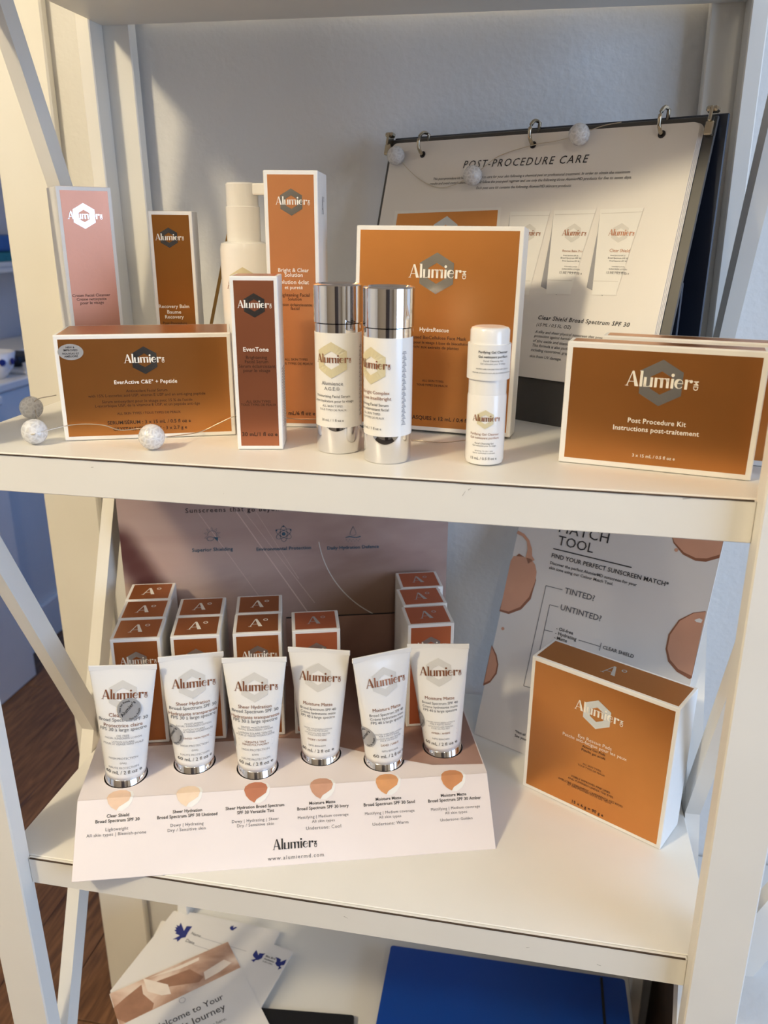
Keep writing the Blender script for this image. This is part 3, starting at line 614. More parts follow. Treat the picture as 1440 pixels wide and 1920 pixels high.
st2 = thing('string_light', (.3705, .3013, .6164), 'wire string of crackled glass balls draped over the flip binder', 'string light')
def onb(u, v, off): d = ray(u, v); n_ = bout; P = P0+bout*off; return CC+d*((P-CC)@n_)/(d@n_)
bb = [onb(742, 292, .0095), onb(886, 329, .0095), onb(1086, 252, .0095)]
for c in bb: ball(c, .0092, st2)
mk('wire', *tube_geo(spline([bb[0], onb(785, 335, .002), onb(830, 352, .002), bb[1], onb(935, 293, .003), onb(1000, 272, .003), onb(1045, 264, .004), bb[2], onb(1130, 236, .004), onb(1165, 229, .003)]), .0004, 5), M['wire'], st2, True)

# ------------------------------------------------------------------ sunscreen display
SA, SN = yawvec(17.172); SO = V3(.0575, -.0246, ZL+.0004); SW = .3974; SD, SH = .048, .052; SB = .283
ds = thing('sunscreen_display', tuple(SO), 'pale card sunscreen display stand with swatches and a printed back board', 'display')
sp = lambda u, v, z_: SO+SA*u+SN*v+Z*z_
def sbx(u0, u1, v0, v1, z0, z1, bev=0): return frame_geo(box_geo((u0, v0, z0), (u1, v1, z1), bev), SO, SA, SN, Z)
LFc = math.hypot(SD, SH); fu = (SN*SD+Z*SH)/LFc; fn = np.cross(SA, fu)
sf_ = mk('slanted_front', *frame_geo(box_geo((0, 0, 0), (SW, LFc, .0015), .0004), SO, SA, fu, -fn), M['pinkcard'], ds)
holes = [(.039, .083), (.1045, .097), (.1685, .082), (.233, .097), (.297, .081), (.361, .096)]
bm = bmesh.new(); ed = []
def loop(pts):
    vs = [bm.verts.new((p[0], p[1], 0)) for p in pts]
    for i in range(len(vs)): ed.append(bm.edges.new((vs[i], vs[(i+1) % len(vs)])))
loop([(.0, SD), (SW, SD), (SW, SB), (.0, SB)])
for h_ in holes: loop(circ(h_[0], h_[1], .0211, 36))
bmesh.ops.triangle_fill(bm, use_beauty=True, use_dissolve=False, edges=ed)
v, f = bm_geo(bm)
M['platform'] = M['pinkcard']
def flip_up(v, f):
    out = []
    for t_ in f:
        a_, b_, c_ = [v[i] for i in t_[:3]]
        out.append(t_ if np.cross(b_-a_, c_-a_)[2] > 0 else t_[::-1])
    return out
f = flip_up(v, f); mk('platform', *frame_geo((v+V3(0, 0, SH), f), SO, SA, SN, Z), M['pinkcard'], ds)
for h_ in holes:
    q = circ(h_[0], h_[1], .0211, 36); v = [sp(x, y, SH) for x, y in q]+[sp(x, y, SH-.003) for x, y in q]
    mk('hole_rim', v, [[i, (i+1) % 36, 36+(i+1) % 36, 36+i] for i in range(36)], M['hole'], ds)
mk('side_panel', [sp(.0003, .001, 0), sp(.0003, SB, 0), sp(.0003, SB, SH-.0004), sp(.0003, SD, SH-.0006), sp(.0015, .001, 0), sp(.0015, SB, 0), sp(.0015, SB, SH-.0004), sp(.0015, SD, SH-.0006)], [(3, 2, 1, 0), (4, 5, 6, 7), (0, 1, 5, 4), (1, 2, 6, 5), (2, 3, 7, 6), (3, 0, 4, 7)], M['pinkcard'], ds)
mk('side_panel', [sp(SW-.0015, .001, 0), sp(SW-.0015, SB, 0), sp(SW-.0015, SB, SH-.0004), sp(SW-.0015, SD, SH-.0006), sp(SW-.0003, .001, 0), sp(SW-.0003, SB, 0), sp(SW-.0003, SB, SH-.0004), sp(SW-.0003, SD, SH-.0006)], [(3, 2, 1, 0), (4, 5, 6, 7), (0, 1, 5, 4), (1, 2, 6, 5), (2, 3, 7, 6), (3, 0, 4, 7)], M['pinkcard'], ds)
# brown photo sweep printed across the platform
sw = [(SW-.001, .130), (SW-.001, .062), (.345, .066), (.29, .088), (.25, .108), (.215, .125), (.19, .1285), (.05, .1285), (.05, SB-.004), (SW-.001, SB-.004)]
bm = bmesh.new(); ed = []; loop(sw); bmesh.ops.triangle_fill(bm, use_beauty=True, use_dissolve=False, edges=ed); v, f = bm_geo(bm); f = flip_up(v, f)
bm = bmesh.new(); ed = []
pts_in = [p for p in sw]
loop(pts_in)
for h_ in (holes[5],): loop(circ(h_[0], h_[1], .0213, 36))
bmesh.ops.triangle_fill(bm, use_beauty=True, use_dissolve=False, edges=ed); v, f = bm_geo(bm); f = flip_up(v, f)
mk('printed_sweep', *frame_geo((v+V3(0, 0, SH+.00025), f), SO, SA, SN, Z), M['swirl'], ds)
BB0, BB1, BBH = .014, .396, .372
bb_ = mk('back_board', *sbx(BB0, BB1, SB-.0035, SB, .0, BBH), M['skin'], ds)
mk('board_slot', *sbx(.20, BB1-.004, SB-.0042, SB-.0036, .118, .1195), M['blackp'], ds)
mk('board_insert', *sbx(.20, BB1-.004, SB-.0046, SB-.0036, SH, .118), M['swirl'], ds)
F = Face(sp(0, SB-.0036, 0), SA, Z, -SN)
F.text('black', 'Sunscreens that', 348, 457, 961, 959, space=.12); F.text('black', 'go beyond the science', 464, 612, 959, 955, bold=1, space=.12)
for s_, l, r, y, y2 in (('Superior Shielding', 360.4, 437, 1033.5, 1033), ('Environmental Protection', 481, 583.6, 1032, 1030), ('Daily Hydration Defence', 613.7, 710.5, 1029.5, 1028)): F.text('teal', s_, l, r, y, y2, bold=1)
x, y = F.px(398, 1003); s_ = .0085
g = [strip(arc(0, 0, s_*.62, s_*.62, -20, 200, 14), .0005), strip(arc(-.3*s_, -.55*s_, .45*s_, .3*s_, 0, 360, 14), .0005), poly_tri([(.1*s_, -.3*s_), (.75*s_, -.35*s_), (.7*s_, -1.0*s_), (.35*s_, -.6*s_)])]
for i in range(7):
    q = math.radians(-20+37*i); u_ = np.array([math.cos(q), math.sin(q)]); w_ = np.array([-u_[1], u_[0]]); g.append(strip([u_*s_*.75-w_*s_*.14, u_*s_*1.15, u_*s_*.75+w_*s_*.14], .0004))
F.add('teal', join2(g), x, y)
x, y = F.px(532, 1001)
g = [poly_tri(circ(0, 0, .0022, 14)), strip(arc(0, 0, .0042, .0042, 0, 360, 20), .0004)]
for q in (30, 90, 150):
    e = np.array(arc(0, 0, .0098, .0042, 0, 360, 26)); c_, k_ = math.cos(math.radians(q)), math.sin(math.radians(q)); e = np.stack([c_*e[:, 0]-k_*e[:, 1], k_*e[:, 0]+c_*e[:, 1]], 1); g.append(strip(list(e), .0004)); g.append(poly_tri(circ(*(e[0]*.98), .0011, 8)))
F.add('teal', join2(g), x, y)
x, y = F.px(662, 1003)
g = [strip([(0, .011), (-.003, .0045), (-.0036, .001), (0, -.0012), (.0036, .001), (.003, .0045), (0, .011)], .0004), strip([(-.009, -.003), (-.004, -.0018), (0, -.0028), (.004, -.0034), (.009, -.002)], .0011)]
for i in range(9): g.append(poly_tri(circ(-.008+.002*i, -.0058-.0018*(i % 2), .0005, 6)))
F.add('teal', join2(g), x, y)
for (a0, a1, rr, cx, cy, w_) in ((188, 262, .135, .375, .235, .0011), (-15, 25, .10, .283, .285, .0009)):
    F.add('hexgrey', strip(arc(cx, cy, rr, rr, a0, a1, 24), w_))
M['streak'] = mat('printed_light_streak', srgb(216, 194, 186), .3, var=.02); PRINTNAME['streak'] = 'light_streak'
for (x0, y0), (x1, y1), w_ in (((372, 962), (520, 1165), .0007), ((440, 955), (600, 1180), .0012), ((455, 955), (590, 1130), .0005), ((480, 960), (560, 1085), .0004)): F.line('streak', [(x0, y0), (x1, y1)], w_, 0)
F.build(bb_)
class Fold(Face):
    def at(s, x, y, off=0.):
        x, y = np.asarray(x), np.asarray(y); out = np.zeros((len(x), 3)); lo = y <= LFc
        out[lo] = SO+x[lo, None]*SA+y[lo, None]*fu+fn*off
        out[~lo] = SO+x[~lo, None]*SA+SN*(SD+(y[~lo, None]-LFc))+Z*(SH+off)
        return out
F = Fold(SO, SA, fu, fn)
PT = [[('Clear Shield', 200, 1533, 242, 1530.6), ('Broad Spectrum SPF 30', 179, 1543, 261.7, 1539), ('Lightweight', 197.8, 1558, 240.6, 1556), ('All skin types | Blemish-prone', 162, 1570, 274, 1563)],
 [('Sheer Hydration', 324, 1524.4, 379, 1521.7), ('Broad Spectrum SPF 30 Untinted', 294.7, 1535, 407.5, 1529.4), ('Dewy | Hydrating', 319.7, 1550, 381.7, 1546.7), ('Dry / Sensitive skin', 314.4, 1559.7, 385.6, 1555.6)],
 [('Sheer Hydration Broad Spectrum', 423, 1518, 533, 1512.5), ('SPF 30 Versatile Tint', 444.7, 1526.4, 514, 1522.5), ('Dewy | Hydrating | Sheer', 435, 1543, 523, 1537.8), ('Dry / Sensitive skin', 444.7, 1551, 513.6, 1547)],
 [('Moisture Matte', 580, 1508.4, 628.8, 1506), ('Broad Spectrum SPF 30 Ivory', 557.5, 1518.7, 654, 1514), ('Mattifying | Medium coverage', 558.5, 1535, 653.4, 1530), ('All skin types', 585, 1542.6, 627.8, 1540), ('Undertone: Cool', 574, 1556, 639.6, 1552)],
 [('Moisture Matte', 704.5, 1501, 752.4, 1498.5), ('Broad Spectrum SPF 30 Sand', 682, 1511.3, 778, 1506.5), ('Mattifying | Medium coverage', 684.3, 1527.6, 777.3, 1522.5), ('All skin types', 710.5, 1534.6, 752.4, 1532.4), ('Undertone: Warm', 698.7, 1548.4, 765.8, 1544.2)],
 [('Moisture Matte', 826.8, 1494, 874.4, 1491.5), ('Broad Spectrum SPF 30 Amber', 802.9, 1504.3, 902, 1498.5), ('Mattifying | Medium coverage', 808, 1519.6, 900, 1514.5), ('All skin types', 834.5, 1526.6, 875.7, 1524.4), ('Undertone: Golden', 826, 1540, 886, 1536.2)]]
for colm in PT:
    for i, (s_, l, yl, r, yr) in enumerate(colm): F.text('black' if i < 2 else 'grey', s_, l, r, yl, yr, bold=(i < 2), space=0 if i < 2 else .05)
p, q = F.px(512, 1593), F.px(588, 1589); F.add('black', logo_geo(q[0]-p[0]), (p[0]+q[0])/2, (p[1]+q[1])/2, lay=2)
F.text('grey', 'www.alumiermd.com', 502.2, 607.3, 1613, 1606.5, space=.12); F.build(sf_)
sc = [(232, 198, 170), (238, 212, 184), (188, 118, 86), (200, 150, 122), (214, 152, 98), (200, 136, 86)]
blob = [(-1, .05), (-.93, .45), (-.6, .82), (-.1, .97), (.45, .9), (.85, .6), (1, .15), (.85, -.25), (.45, -.5), (.05, -.72), (-.15, -1), (-.55, -.75), (-.85, -.4)]
halo = [(-.15, -1.02), (.05, -.72), (.45, -.5), (.85, -.25), (1.0, .15), (.85, .6), (.6, .85), (1.0, .75), (1.22, .25), (1.12, -.35), (.8, -.8), (.3, -1.08)]
for i, (u_, v_) in enumerate(((223, 1496), (353, 1489), (480, 1482), (603, 1475), (726, 1467), (848, 1460))):
    F2 = Fold(SO, SA, fu, fn); x, y = F2.px(u_, v_); y = min(y, LFc+.002); r_ = .0112
    sm = mat('swatch_print', srgb(*sc[i]), .3, var=.08, scale=60)
    def dense(poly):
        c_ = np.mean(poly, 0) if poly is not halo else None; out = []
        for a_, b_ in zip(poly, poly[1:]+poly[:1]):
            for k in range(3): out.append(tuple(np.array(a_)+(np.array(b_)-np.array(a_))*k/3))
        return out
    def cutgrid(poly):   # clip the blob in rows so that it bends over the fold
        bm = bmesh.new(); vs = [bm.verts.new((p[0]*r_, p[1]*r_*1.0, 0)) for p in poly]; bm.faces.new(vs)
        for yy in (LFc-y,):
            bmesh.ops.bisect_plane(bm, geom=bm.verts[:]+bm.edges[:]+bm.faces[:], plane_co=(0, yy, 0), plane_no=(0, 1, 0))
        bmesh.ops.triangulate(bm, faces=bm.faces[:]); v_, f_ = bm_geo(bm); return v_[:, :2], f_
    for nm, poly, mm, off in (('swatch_highlight', halo, M['card'], .0003), ('swatch', blob, sm, .0005)):
        v2, f2 = cutgrid(poly); mk(nm, F2.at(v2[:, 0]+x, v2[:, 1]+y, off), f2, mm, sf_)
# cartons on the platform
def small_carton(ink):
    t = thing('sunscreen_carton', (0, 0, 0), '', 'box'); w, d, h = .0495, .0445, .1235
    mk('carton_body', *box_geo((0, 0, 0), (w, d, h), .0009, 2), M['card'], t)
    a_ = mk('foil_front', *box_geo((.0034, -.00012, .0034), (w-.0034, .0002, h-.0034)), M[ink], t)
    b_ = mk('foil_top', *box_geo((.0034, .003, h-.0002), (w-.0034, d-.003, h+.00012)), M[ink], t)
    F = Face((0, -.00012, 0), V3(1, 0, 0), Z, V3(0, -1, 0)); F.add('hexgrey' if ink == 'x' else 'silver', hex_geo(.023), w/2, h-.026); F.add('white', logo_geo(.033), w/2, h-.0285, lay=2); F.build(a_)
    F = Face((0, 0, h+.00012), V3(1, 0, 0), V3(0, 1, 0), Z); F.add('white' if ink == 'brown' else 'silverink', acirc_geo(.017), w/2, d/2); F.build(b_)
    return t
def copy_tree(o):
    c = o.copy(); COL.objects.link(c)
    for ch in o.children:
        k_ = ch.copy(); COL.objects.link(k_); k_.parent = c
        for g_ in ch.children:
            h_ = g_.copy(); COL.objects.link(h_); h_.parent = k_
    return c
protos = {}
def put(ink, u, v_, yaw, label):
    if ink not in protos: protos[ink] = o = small_carton(ink)
    else: o = copy_tree(protos[ink])
    o.location = tuple(sp(u, v_, SH+.0006)); o.rotation_euler = (0, 0, math.radians(17.172+yaw)); o['label'] = label; o['group'] = 'cartons behind the sunscreen tubes'
pos = ['front', 'middle', 'last']
for i in range(3): put('brown', .0254-.0005*i, .1336+.0453*i, -.6, 'brown copper carton, %s of the row of three behind the stickered tube' % pos[i])
for i in range(2): put('brown', .0846+.0003*i, .1336+.0453*i, -.5, 'brown copper carton, %s of the pair behind the untinted tube' % ('front', 'rear')[i])
for i in range(2): put('brown', .1469+.0004*i, .1336+.0453*i, 0, 'brown copper carton, %s of the pair behind the versatile tint tube' % ('front', 'rear')[i])
put('rust', .2072, .1336, .3, 'orange copper carton standing alone behind the ivory tube')
for i in range(3): put('rust', (.3275, .3290, .3325)[i], .1340+.0462*i, (1.5, 3.0, .8)[i], 'orange copper carton, %s of the row of three behind the amber tube' % pos[i])

# ------------------------------------------------------------------ tubes
RB, TL_, WT = .0193, .1140, .0314
class TubeFace(Face):
    def __init__(s, C, R): s.C, s.R, s.g = C, R, {}
    def prof(s, z_):
        t = np.clip(z_/TL_, 0, 1); return RB+(WT-RB)*t**1.05, np.maximum(RB*(1-t**1.35), .0006)
    def at(s, x, y, off=0.):
        x, y = np.asarray(x, float), np.asarray(y, float); a, b = s.prof(y); q = np.clip(x/a, -.995, .995)
        loc = np.stack([q*a, -b*np.sqrt(1-q*q)-off*1.6, y], 1); return loc@s.R.T+s.C
    def wrap(s, x, y, off):
        x, y = np.asarray(x, float), np.asarray(y, float); a, b = s.prof(y); th = x/np.sqrt((a*a+b*b)/2)
        loc = np.stack([(a+off)*np.sin(th), -(b+off)*np.cos(th), y], 1); return loc@s.R.T+s.C
def tube(k, cen, ln, yaw, label, lines, sticker, rules):
    ax = V3(ln[0], ln[1], 1.); ax /= np.linalg.norm(ax); d = V3(math.cos(math.radians(yaw)), math.sin(math.radians(yaw)), 0); d -= ax*(d@ax); d /= np.linalg.norm(d)
    R = np.stack([d, np.cross(ax, d), ax], 1); C = np.array(cen)+ax*.0065
    t = thing('sunscreen_tube', (cen[0], cen[1], cen[2]), label, 'tube')
    F = TubeFace(C, R); n, mrow = 48, 26; vs, fs = [], []
    for j in range(mrow+1):
        z_ = TL_*j/mrow; a, b = F.prof(np.array(z_))
        for i in range(n):
            q = 2*math.pi*i/n; vs.append((a*math.cos(q), b*math.sin(q), z_))
    for j in range(mrow):
        for i in range(n): fs.append((j*n+i, j*n+(i+1) % n, (j+1)*n+(i+1) % n, (j+1)*n+i))
    fs.append(tuple(range(n-1, -1, -1)))
    tb_ = mk('tube_body', np.array(vs)@R.T+C, fs, M['tube'], t, True)
    mk('crimped_end', *frame_geo(box_geo((-WT, -.0009, TL_-.0055), (WT, .0009, TL_), .0004), C, R[:, 0], R[:, 1], R[:, 2]), M['tube'], t)
    v, f = lathe_geo([(.0192, -.052), (.0197, -.0515), (.0197, -.0006), (.0190, 0)], 48)
    o = mk('chrome_cap', v@R.T+C+V3(0, 0, .0), f, M['chrome'], t, True)
    F.add('hexgrey', hex_geo(.0295), 0, .0852); F.add('copperink', logo_geo(.0385), 0, .0816, lay=2)
    for ink, s_, w, y in lines: F.textm(ink, s_, w, 0, y*.945, 0)
    for y in rules: F.add('copperink', strip([(-.0165, y*.945), (.0165, y*.945)], .0002))
    F.build(tb_)
    sx, sy, wrap = sticker
    bm = bmesh.new(); bmesh.ops.create_grid(bm, x_segments=12, y_segments=12, size=1)
    v, f = bm_geo(bm); q = v[:, :2]; rr = np.maximum(np.abs(q).max(1), 1e-9); nn = np.linalg.norm(q, axis=1); nn[nn == 0] = 1; q = q*(rr/nn)[:, None]*.0112
    put_ = F.wrap if wrap else F.at
    rs_ = mk('round_sticker', put_(q[:, 0]+sx, q[:, 1]+sy, .0006), f, M['sticker'], t, True)
    tv, tf, tw = text2d("Alumier's", 1); k_ = .0185/tw; tv = tv*k_; c_, s_ = math.cos(.85), math.sin(.85)
    g = [(np.stack([c_*tv[:, 0]-s_*tv[:, 1], s_*tv[:, 0]+c_*tv[:, 1]], 1), tf)]
    for sgn in (1, -1):
        tv, tf, tw = text2d('Not for Resale', 1); k_ = .0155/tw; tv = tv*k_
        th = (-tv[:, 0]/.0082 if sgn > 0 else tv[:, 0]/.0095)+(2.42 if sgn > 0 else -.72); rad = (.0078+tv[:, 1]) if sgn > 0 else (.0098-tv[:, 1])
        g.append((np.stack([rad*np.cos(th), rad*np.sin(th)], 1), tf))
    v, f = join2(g); mk('sticker_lettering', put_(v[:, 0]+sx, v[:, 1]+sy, .0009), f, M['black'], rs_)
def sheer(a, b_, c, d_, sm, shade):
    L_ = [('copperink', a, .0325 if len(a) > 12 else .026, .0682), ('grey', b_, .0455, .0635), ('copperink', c, .047 if len(c) > 19 else .036, .0575), ('grey', d_, .043, .0533)]
    for s_, w, y in zip(sm, [.00148*len(x_) for x_ in sm], (.0474, .0450, .0412, .0388)): L_.append(('lightgrey', s_, w, y))
    if len(shade) == 1: L_.append(('copperink', shade[0], .029, .0315))
    elif shade: L_ += [('copperink', shade[0], .021, .0318), ('copperink', shade[1], .0265, .0290)]
    return L_+[('lightgrey', 'HIGH PROTECTION', .027, .0232), ('grey', '(UVA)', .0062, .0185), ('lightgrey', 'HAUTE PROTECTION', .028, .0130), ('black', '60 mL / 2 fl oz e', .0335, .0072)]
def matte(shade, npn):
    return [('copperink', 'Moisture Matte', .0300, .0600), ('grey', 'Broad Spectrum SPF 40', .0365, .0548), ('grey', 'Cr\u00e8me hydratante mate', .0358, .0505), ('grey', 'FPS 40 \u00e0 large spectre', .0345, .0463), ('lightgrey', 'TINTED SUNSCREEN LOTION', .0290, .0338), ('lightgrey', 'FOR A MATTE FINISH', .0215, .0316), ('lightgrey', 'LOTION SOLAIRE TEINT\u00c9E', .0257, .0288), ('lightgrey', 'POUR UN FINI MAT', .0190, .0267),
            ('copperink', shade, .0193, .0212), ('lightgrey', npn, .0175, .0145), ('black', '60 mL / 2 fl oz e', .0325, .0078)]
TB = [((.0702, .0663), (.0442, .0627), 20.3), ((.1287, .0990), (.0177, .0540), 26.2), ((.1942, .1035), (-.0082, .0723), 14.4), ((.2514, .1369), (-.0072, .0317), 3.4), ((.3173, .1405), (-.0317, .0393), 33.2), ((.3740, .1738), (-.0713, .0023), 4.0)]
TX = [('white sunscreen tube with a round sticker over its clear shield wording', sheer('Clear Shield', 'Broad Spectrum SPF 30', 'Protectrice claire', 'FPS 30 \u00e0 large spectre', ('OIL FREE', 'FACIAL SUNSCREEN LOTION', 'LOTION SOLAIRE', 'POUR LE VISAGE SANS HUILE'), ()), (.006, .0715, 0), ()),
 ('white untinted sunscreen tube with copper and grey print', sheer('Sheer Hydration', 'Broad Spectrum SPF 30', 'Hydratante transparente', 'FPS 30 \u00e0 large spectre', ('MOISTURISING', 'FACIAL SUNSCREEN LOTION', 'LOTION SOLAIRE', 'POUR LE VISAGE HYDRATANTE'), ('UNTINTED / NON TEINT\u00c9',)), (-.0205, .0330, 1), (.0348, .0303)),
 ('white versatile tint sunscreen tube with copper and grey print', sheer('Sheer Hydration', 'Broad Spectrum SPF 30', 'Hydratante transparente', 'FPS 30 \u00e0 large spectre', ('TINTED MOISTURISING', 'FACIAL SUNSCREEN LOTION', 'LOTION SOLAIRE TEINT\u00c9E', 'POUR LE VISAGE HYDRATANTE'), ('VERSATILE TINT', 'TEINT\u00c9 POLYVALENT')), (-.0315, .0300, 1), (.0348, .0276)),
 ('white ivory sunscreen tube with its crimped end square to the shelf', matte('IVORY / IVOIRE', 'NPN 80064099'), (-.0330, .0350, 1), (.0247, .0192)),
 ('white sand sunscreen tube twisted in its hole', matte('SAND / SABLE', 'NPN 80064098'), (-.0235, .0285, 1), (.0247, .0192)),
 ('white amber sunscreen tube nearest the colour match poster', matte('AMBER / AMBRE', 'NPN 80063446'), (-.0265, .0320, 1), (.0247, .0192))]
for k, ((cx, cy), ln, yw) in enumerate(TB):
    tube(k, (cx, cy, ZL+SH+.0004), ln, yw, *TX[k])

# ------------------------------------------------------------------ match poster
PY = math.radians(-25.87); PL = math.radians(19.05); pa = V3(math.cos(PY), math.sin(PY), 0); pnb = V3(-pa[1], pa[0], 0)
pup = math.cos(PL)*Z+math.sin(PL)*pnb; pout = -(math.cos(PL)*pnb-math.sin(PL)*Z); PO = V3(.4011, .2788, ZL+.0006)
PWD, PH = .2235, .325
po = thing('colour_match_poster', tuple(PO), 'grey and white sunscreen colour match poster with foundation drops and an easel back', 'poster')
pb2_ = mk('poster_board', *frame_geo(box_geo((0, 0, 0), (PWD, .0018, PH)), PO, pa, -pout, pup), M['page'], po)
q0, q1 = PO+pa*(PWD*.5), PO+pa*(PWD*.98)
sd = math.sin(PL)*PH*.75
mk('easel_strut', *frame_geo(box_geo((PWD*.40, .086, 0), (PWD*.60, .0876, .232)), PO, pa, pnb, Z), M['card'], po)
ev = [PO+pa*x+q for x in (PWD-.004, PWD-.0028) for q in (pnb*.004, pnb*.052, pup*.150+pnb*.004)]
mk('easel_flap', ev, [(0, 1, 2), (5, 4, 3), (0, 3, 4, 1), (1, 4, 5, 2), (2, 5, 3, 0)], M['card'], po)
F = Face(PO, pa, pup, pout)
F.text('black', 'MATCH', 1047, 1140.6, 1000, 1016, bold=0, space=.03); F.text('black', 'TOOL', 1045, 1111.5, 1022, 1036)
F.line('black', [(1037.5, 1028.5), (1184.5, 1064)], .0012); F.text('black', 'FIND YOUR PERFECT SUNSCREEN MATCH*', 1033.6, 1253.4, 1046.5, 1098, bold=1)
F.text('black', 'Discover the perfect AlumierMD sunscreen for your', 1031, 1194, 1058.5, 1098, bold=1); F.text('black', 'skin tone using our Colour Match Tool.', 1029.4, 1149.5, 1067, 1097, bold=1)
F.text('grey', 'TINTED?', 1058, 1114.5, 1113.6, 1125, bold=1); F.text('grey', 'UNTINTED?', 1050, 1127, 1145, 1163, bold=1)
for s_, l, yl, r, yr in (('- Oil-free', 1042.6, 1181.7, 1074.5, 1189), ('- Hydrating', 1040.6, 1190, 1080.7, 1200.5), ('- Matte', 1038.7, 1198, 1063, 1204), ('CLEAR SHIELD', 1130, 1217, 1188, 1233)): F.text('black', s_, l, r, yl, yr, bold=1)
o_ = lambda x, y: (880+x/2.571, 960+y/2.571)
for pts in ([(450, 375), (370, 355), (262, 838), (300, 848)], [(430, 458), (388, 447), (335, 690)], [(362, 568), (402, 578)], [(527, 617), (630, 648)], [(637, 630), (627, 668)]):
    for a_, b_ in zip(pts, pts[1:]): F.line('grey', [o_(*a_), o_(*b_)], .0007)
def blobp(pts, ink='droplet', rim=None):
    P_ = [F.px(*o_(*p)) for p in spline([V3(x, y, 0) for x, y in pts], 4) for p in [p[:2]]] if False else None
    sp_ = spline([V3(x, y, 0) for x, y in pts], 4); F.poly(ink, [o_(p[0], p[1]) for p in sp_], 2)
F.poly('dropdark', [o_(*p) for p in [(145, 478), (190, 492), (250, 470), (296, 420), (322, 330), (318, 280), (300, 240), (240, 200), (212, 225)]], 1)
F.poly('droplet', [o_(*p) for p in [(150, 470), (190, 480), (245, 458), (288, 410), (318, 335), (325, 290), (318, 255), (298, 225), (255, 215), (215, 212), (200, 235)]], 2)
F.add('droplet', strip([F.px(*o_(*p)) for p in [(300, 240), (288, 215), (292, 180), (284, 140), (262, 112), (232, 96)]], [.009, .008, .0055, .0035, .0035, .004]), lay=2)
F.poly('dropdark', [o_(*p) for p in [(66, 838), (100, 822), (132, 780), (140, 735), (132, 690), (108, 640)]], 1); F.poly('droplet', [o_(*p) for p in [(72, 825), (100, 812), (126, 775), (134, 735), (127, 695), (108, 648)]], 2)
F.poly('dropdark', [o_(*p) for p in [(975, 110), (985, 150), (1030, 205), (1090, 235), (1140, 240), (1205, 222), (1232, 110)]], 1); F.poly('droplet', [o_(*p) for p in [(975, 105), (988, 145), (1035, 195), (1092, 222), (1145, 224), (1208, 205), (1232, 105)]], 2)
F.poly('dropdark', [o_(*p) for p in [(1140, 478), (1080, 485), (1010, 520), (960, 590), (946, 660), (958, 720), (1000, 770), (1062, 806), (1072, 800)]], 1); F.poly('droplet', [o_(*p) for p in [(1142, 480), (1082, 488), (1016, 524), (968, 592), (955, 658), (968, 712), (1008, 758), (1072, 790)]], 2)
F.poly('card', [o_(*p) for p in [(1085, 520), (1110, 512), (1125, 520), (1118, 535), (1095, 530)]], 3)
for c_ in ((998, 183), (162, 562)): F.add('droplet', poly_tri(circ(0, 0, .002, 10)), *F.px(*o_(*c_)), lay=2)
F.text('black', '*Not all shades are available. See your skin', 965, 1010, 1369, 1386, bold=1) if False else None
F.text('black', '*Not all shades', 965.5, 1003, 1372, 1388, bold=1); F.text('black', 'See your skin', 965, 1000, 1380, 1395, bold=1)
F.build(pb2_)

# ------------------------------------------------------------------ bottom shelf papers
def flat(name, label, cat, O, yaw, w, d, z0, th, m, r=.004):
    a, nb = yawvec(yaw); t = thing(name, (O[0], O[1], z0), label, cat); pts = []
    for (cx, cy), a0 in zip([(r, r), (w-r, r), (w-r, d-r), (r, d-r)], (180, 270, 0, 90)): pts += arc(cx, cy, r, r, a0, a0+90, 3)
    n = len(pts); O3 = V3(O[0], O[1], 0); v = [O3+a*p[0]+nb*p[1]+Z*(z0+th) for p in pts]+[O3+a*p[0]+nb*p[1]+Z*z0 for p in pts]
    sh_ = mk('sheet' if th < .012 else 'cover', v, [list(range(n)), list(range(2*n-1, n-1, -1))]+[[i, n+i, n+(i+1) % n, (i+1) % n] for i in range(n)], m, t)
    F = Face(O3+Z*(z0+th), a, nb, Z); F.T = sh_; F.T2 = t; return F
BT = [(175, 315), (190, 350), (202, 385), (225, 345), (272, 347), (235, 400), (215, 440), (180, 446), (155, 470), (146, 476), (141, 456), (108, 456), (166, 426), (150, 416), (128, 406), (140, 396), (120, 381), (138, 372), (127, 354), (146, 355), (139, 334), (162, 345)]
BIRD = [((x-190)/80, -(y-395)/80) for x, y in BT]
def bird(F, x, y, s, rot=0, mir=1): F.add('birdblue', poly_tri([(mir*p[0]*s, p[1]*s) for p in BIRD]), x, y, rot)
zs = ZB+.0006
fo = flat('document_folder', 'black flat folder sticking out under the note pads', 'folder', (.142, .060), 6, .14, .153, zs, .008, M['blackp'])
sC = flat('note_pad', 'white note pad with a cut-off bird emblem, lowest of the pile', 'note pad', (-.049, .1945), 2, .16, .128, zs+.0086, .0012, M['page'], .002)
bird(sC, .012, .085, .010); sC.add('birdblue', join2([strip([(.004+.001*i, .050-i*.007), (.013+.001*i, .054-i*.007)], .0022) for i in range(4)])); sC.build(sC.T)
sB = flat('note_pad', 'blank-edged white note pad under the form pad', 'note pad', (-.040, .225), -3, .162, .120, zs+.0104, .0012, M['page'], .003); bird(sB, .092, .107, .006); sB.build(sB.T)
a_, n_ = yawvec(-10.5); A0 = V3(-.0413, .3407, 0)-n_*.150
sA = flat('note_pad', 'white form pad with blue birds and a name and date line', 'note pad', (A0[0], A0[1]), -10.5, .2035, .150, zs+.0122, .0012, M['page'], .003)
sA.poly('birdblue', [(300+x/4.5, 1660+y/4.5) for x, y in BT])
for s_, l, r, y, y2 in (('Name', 357, 376, 1753, 1757), ('Date', 347, 363, 1766, 1771)): sA.text('grey', s_, l, r, y, y2)
for l, yl, r, yr in ((376, 1758, 462, 1784), (363, 1772, 420, 1790)): sA.line('lightgrey', [(l, yl), (r, yr)], .0005)
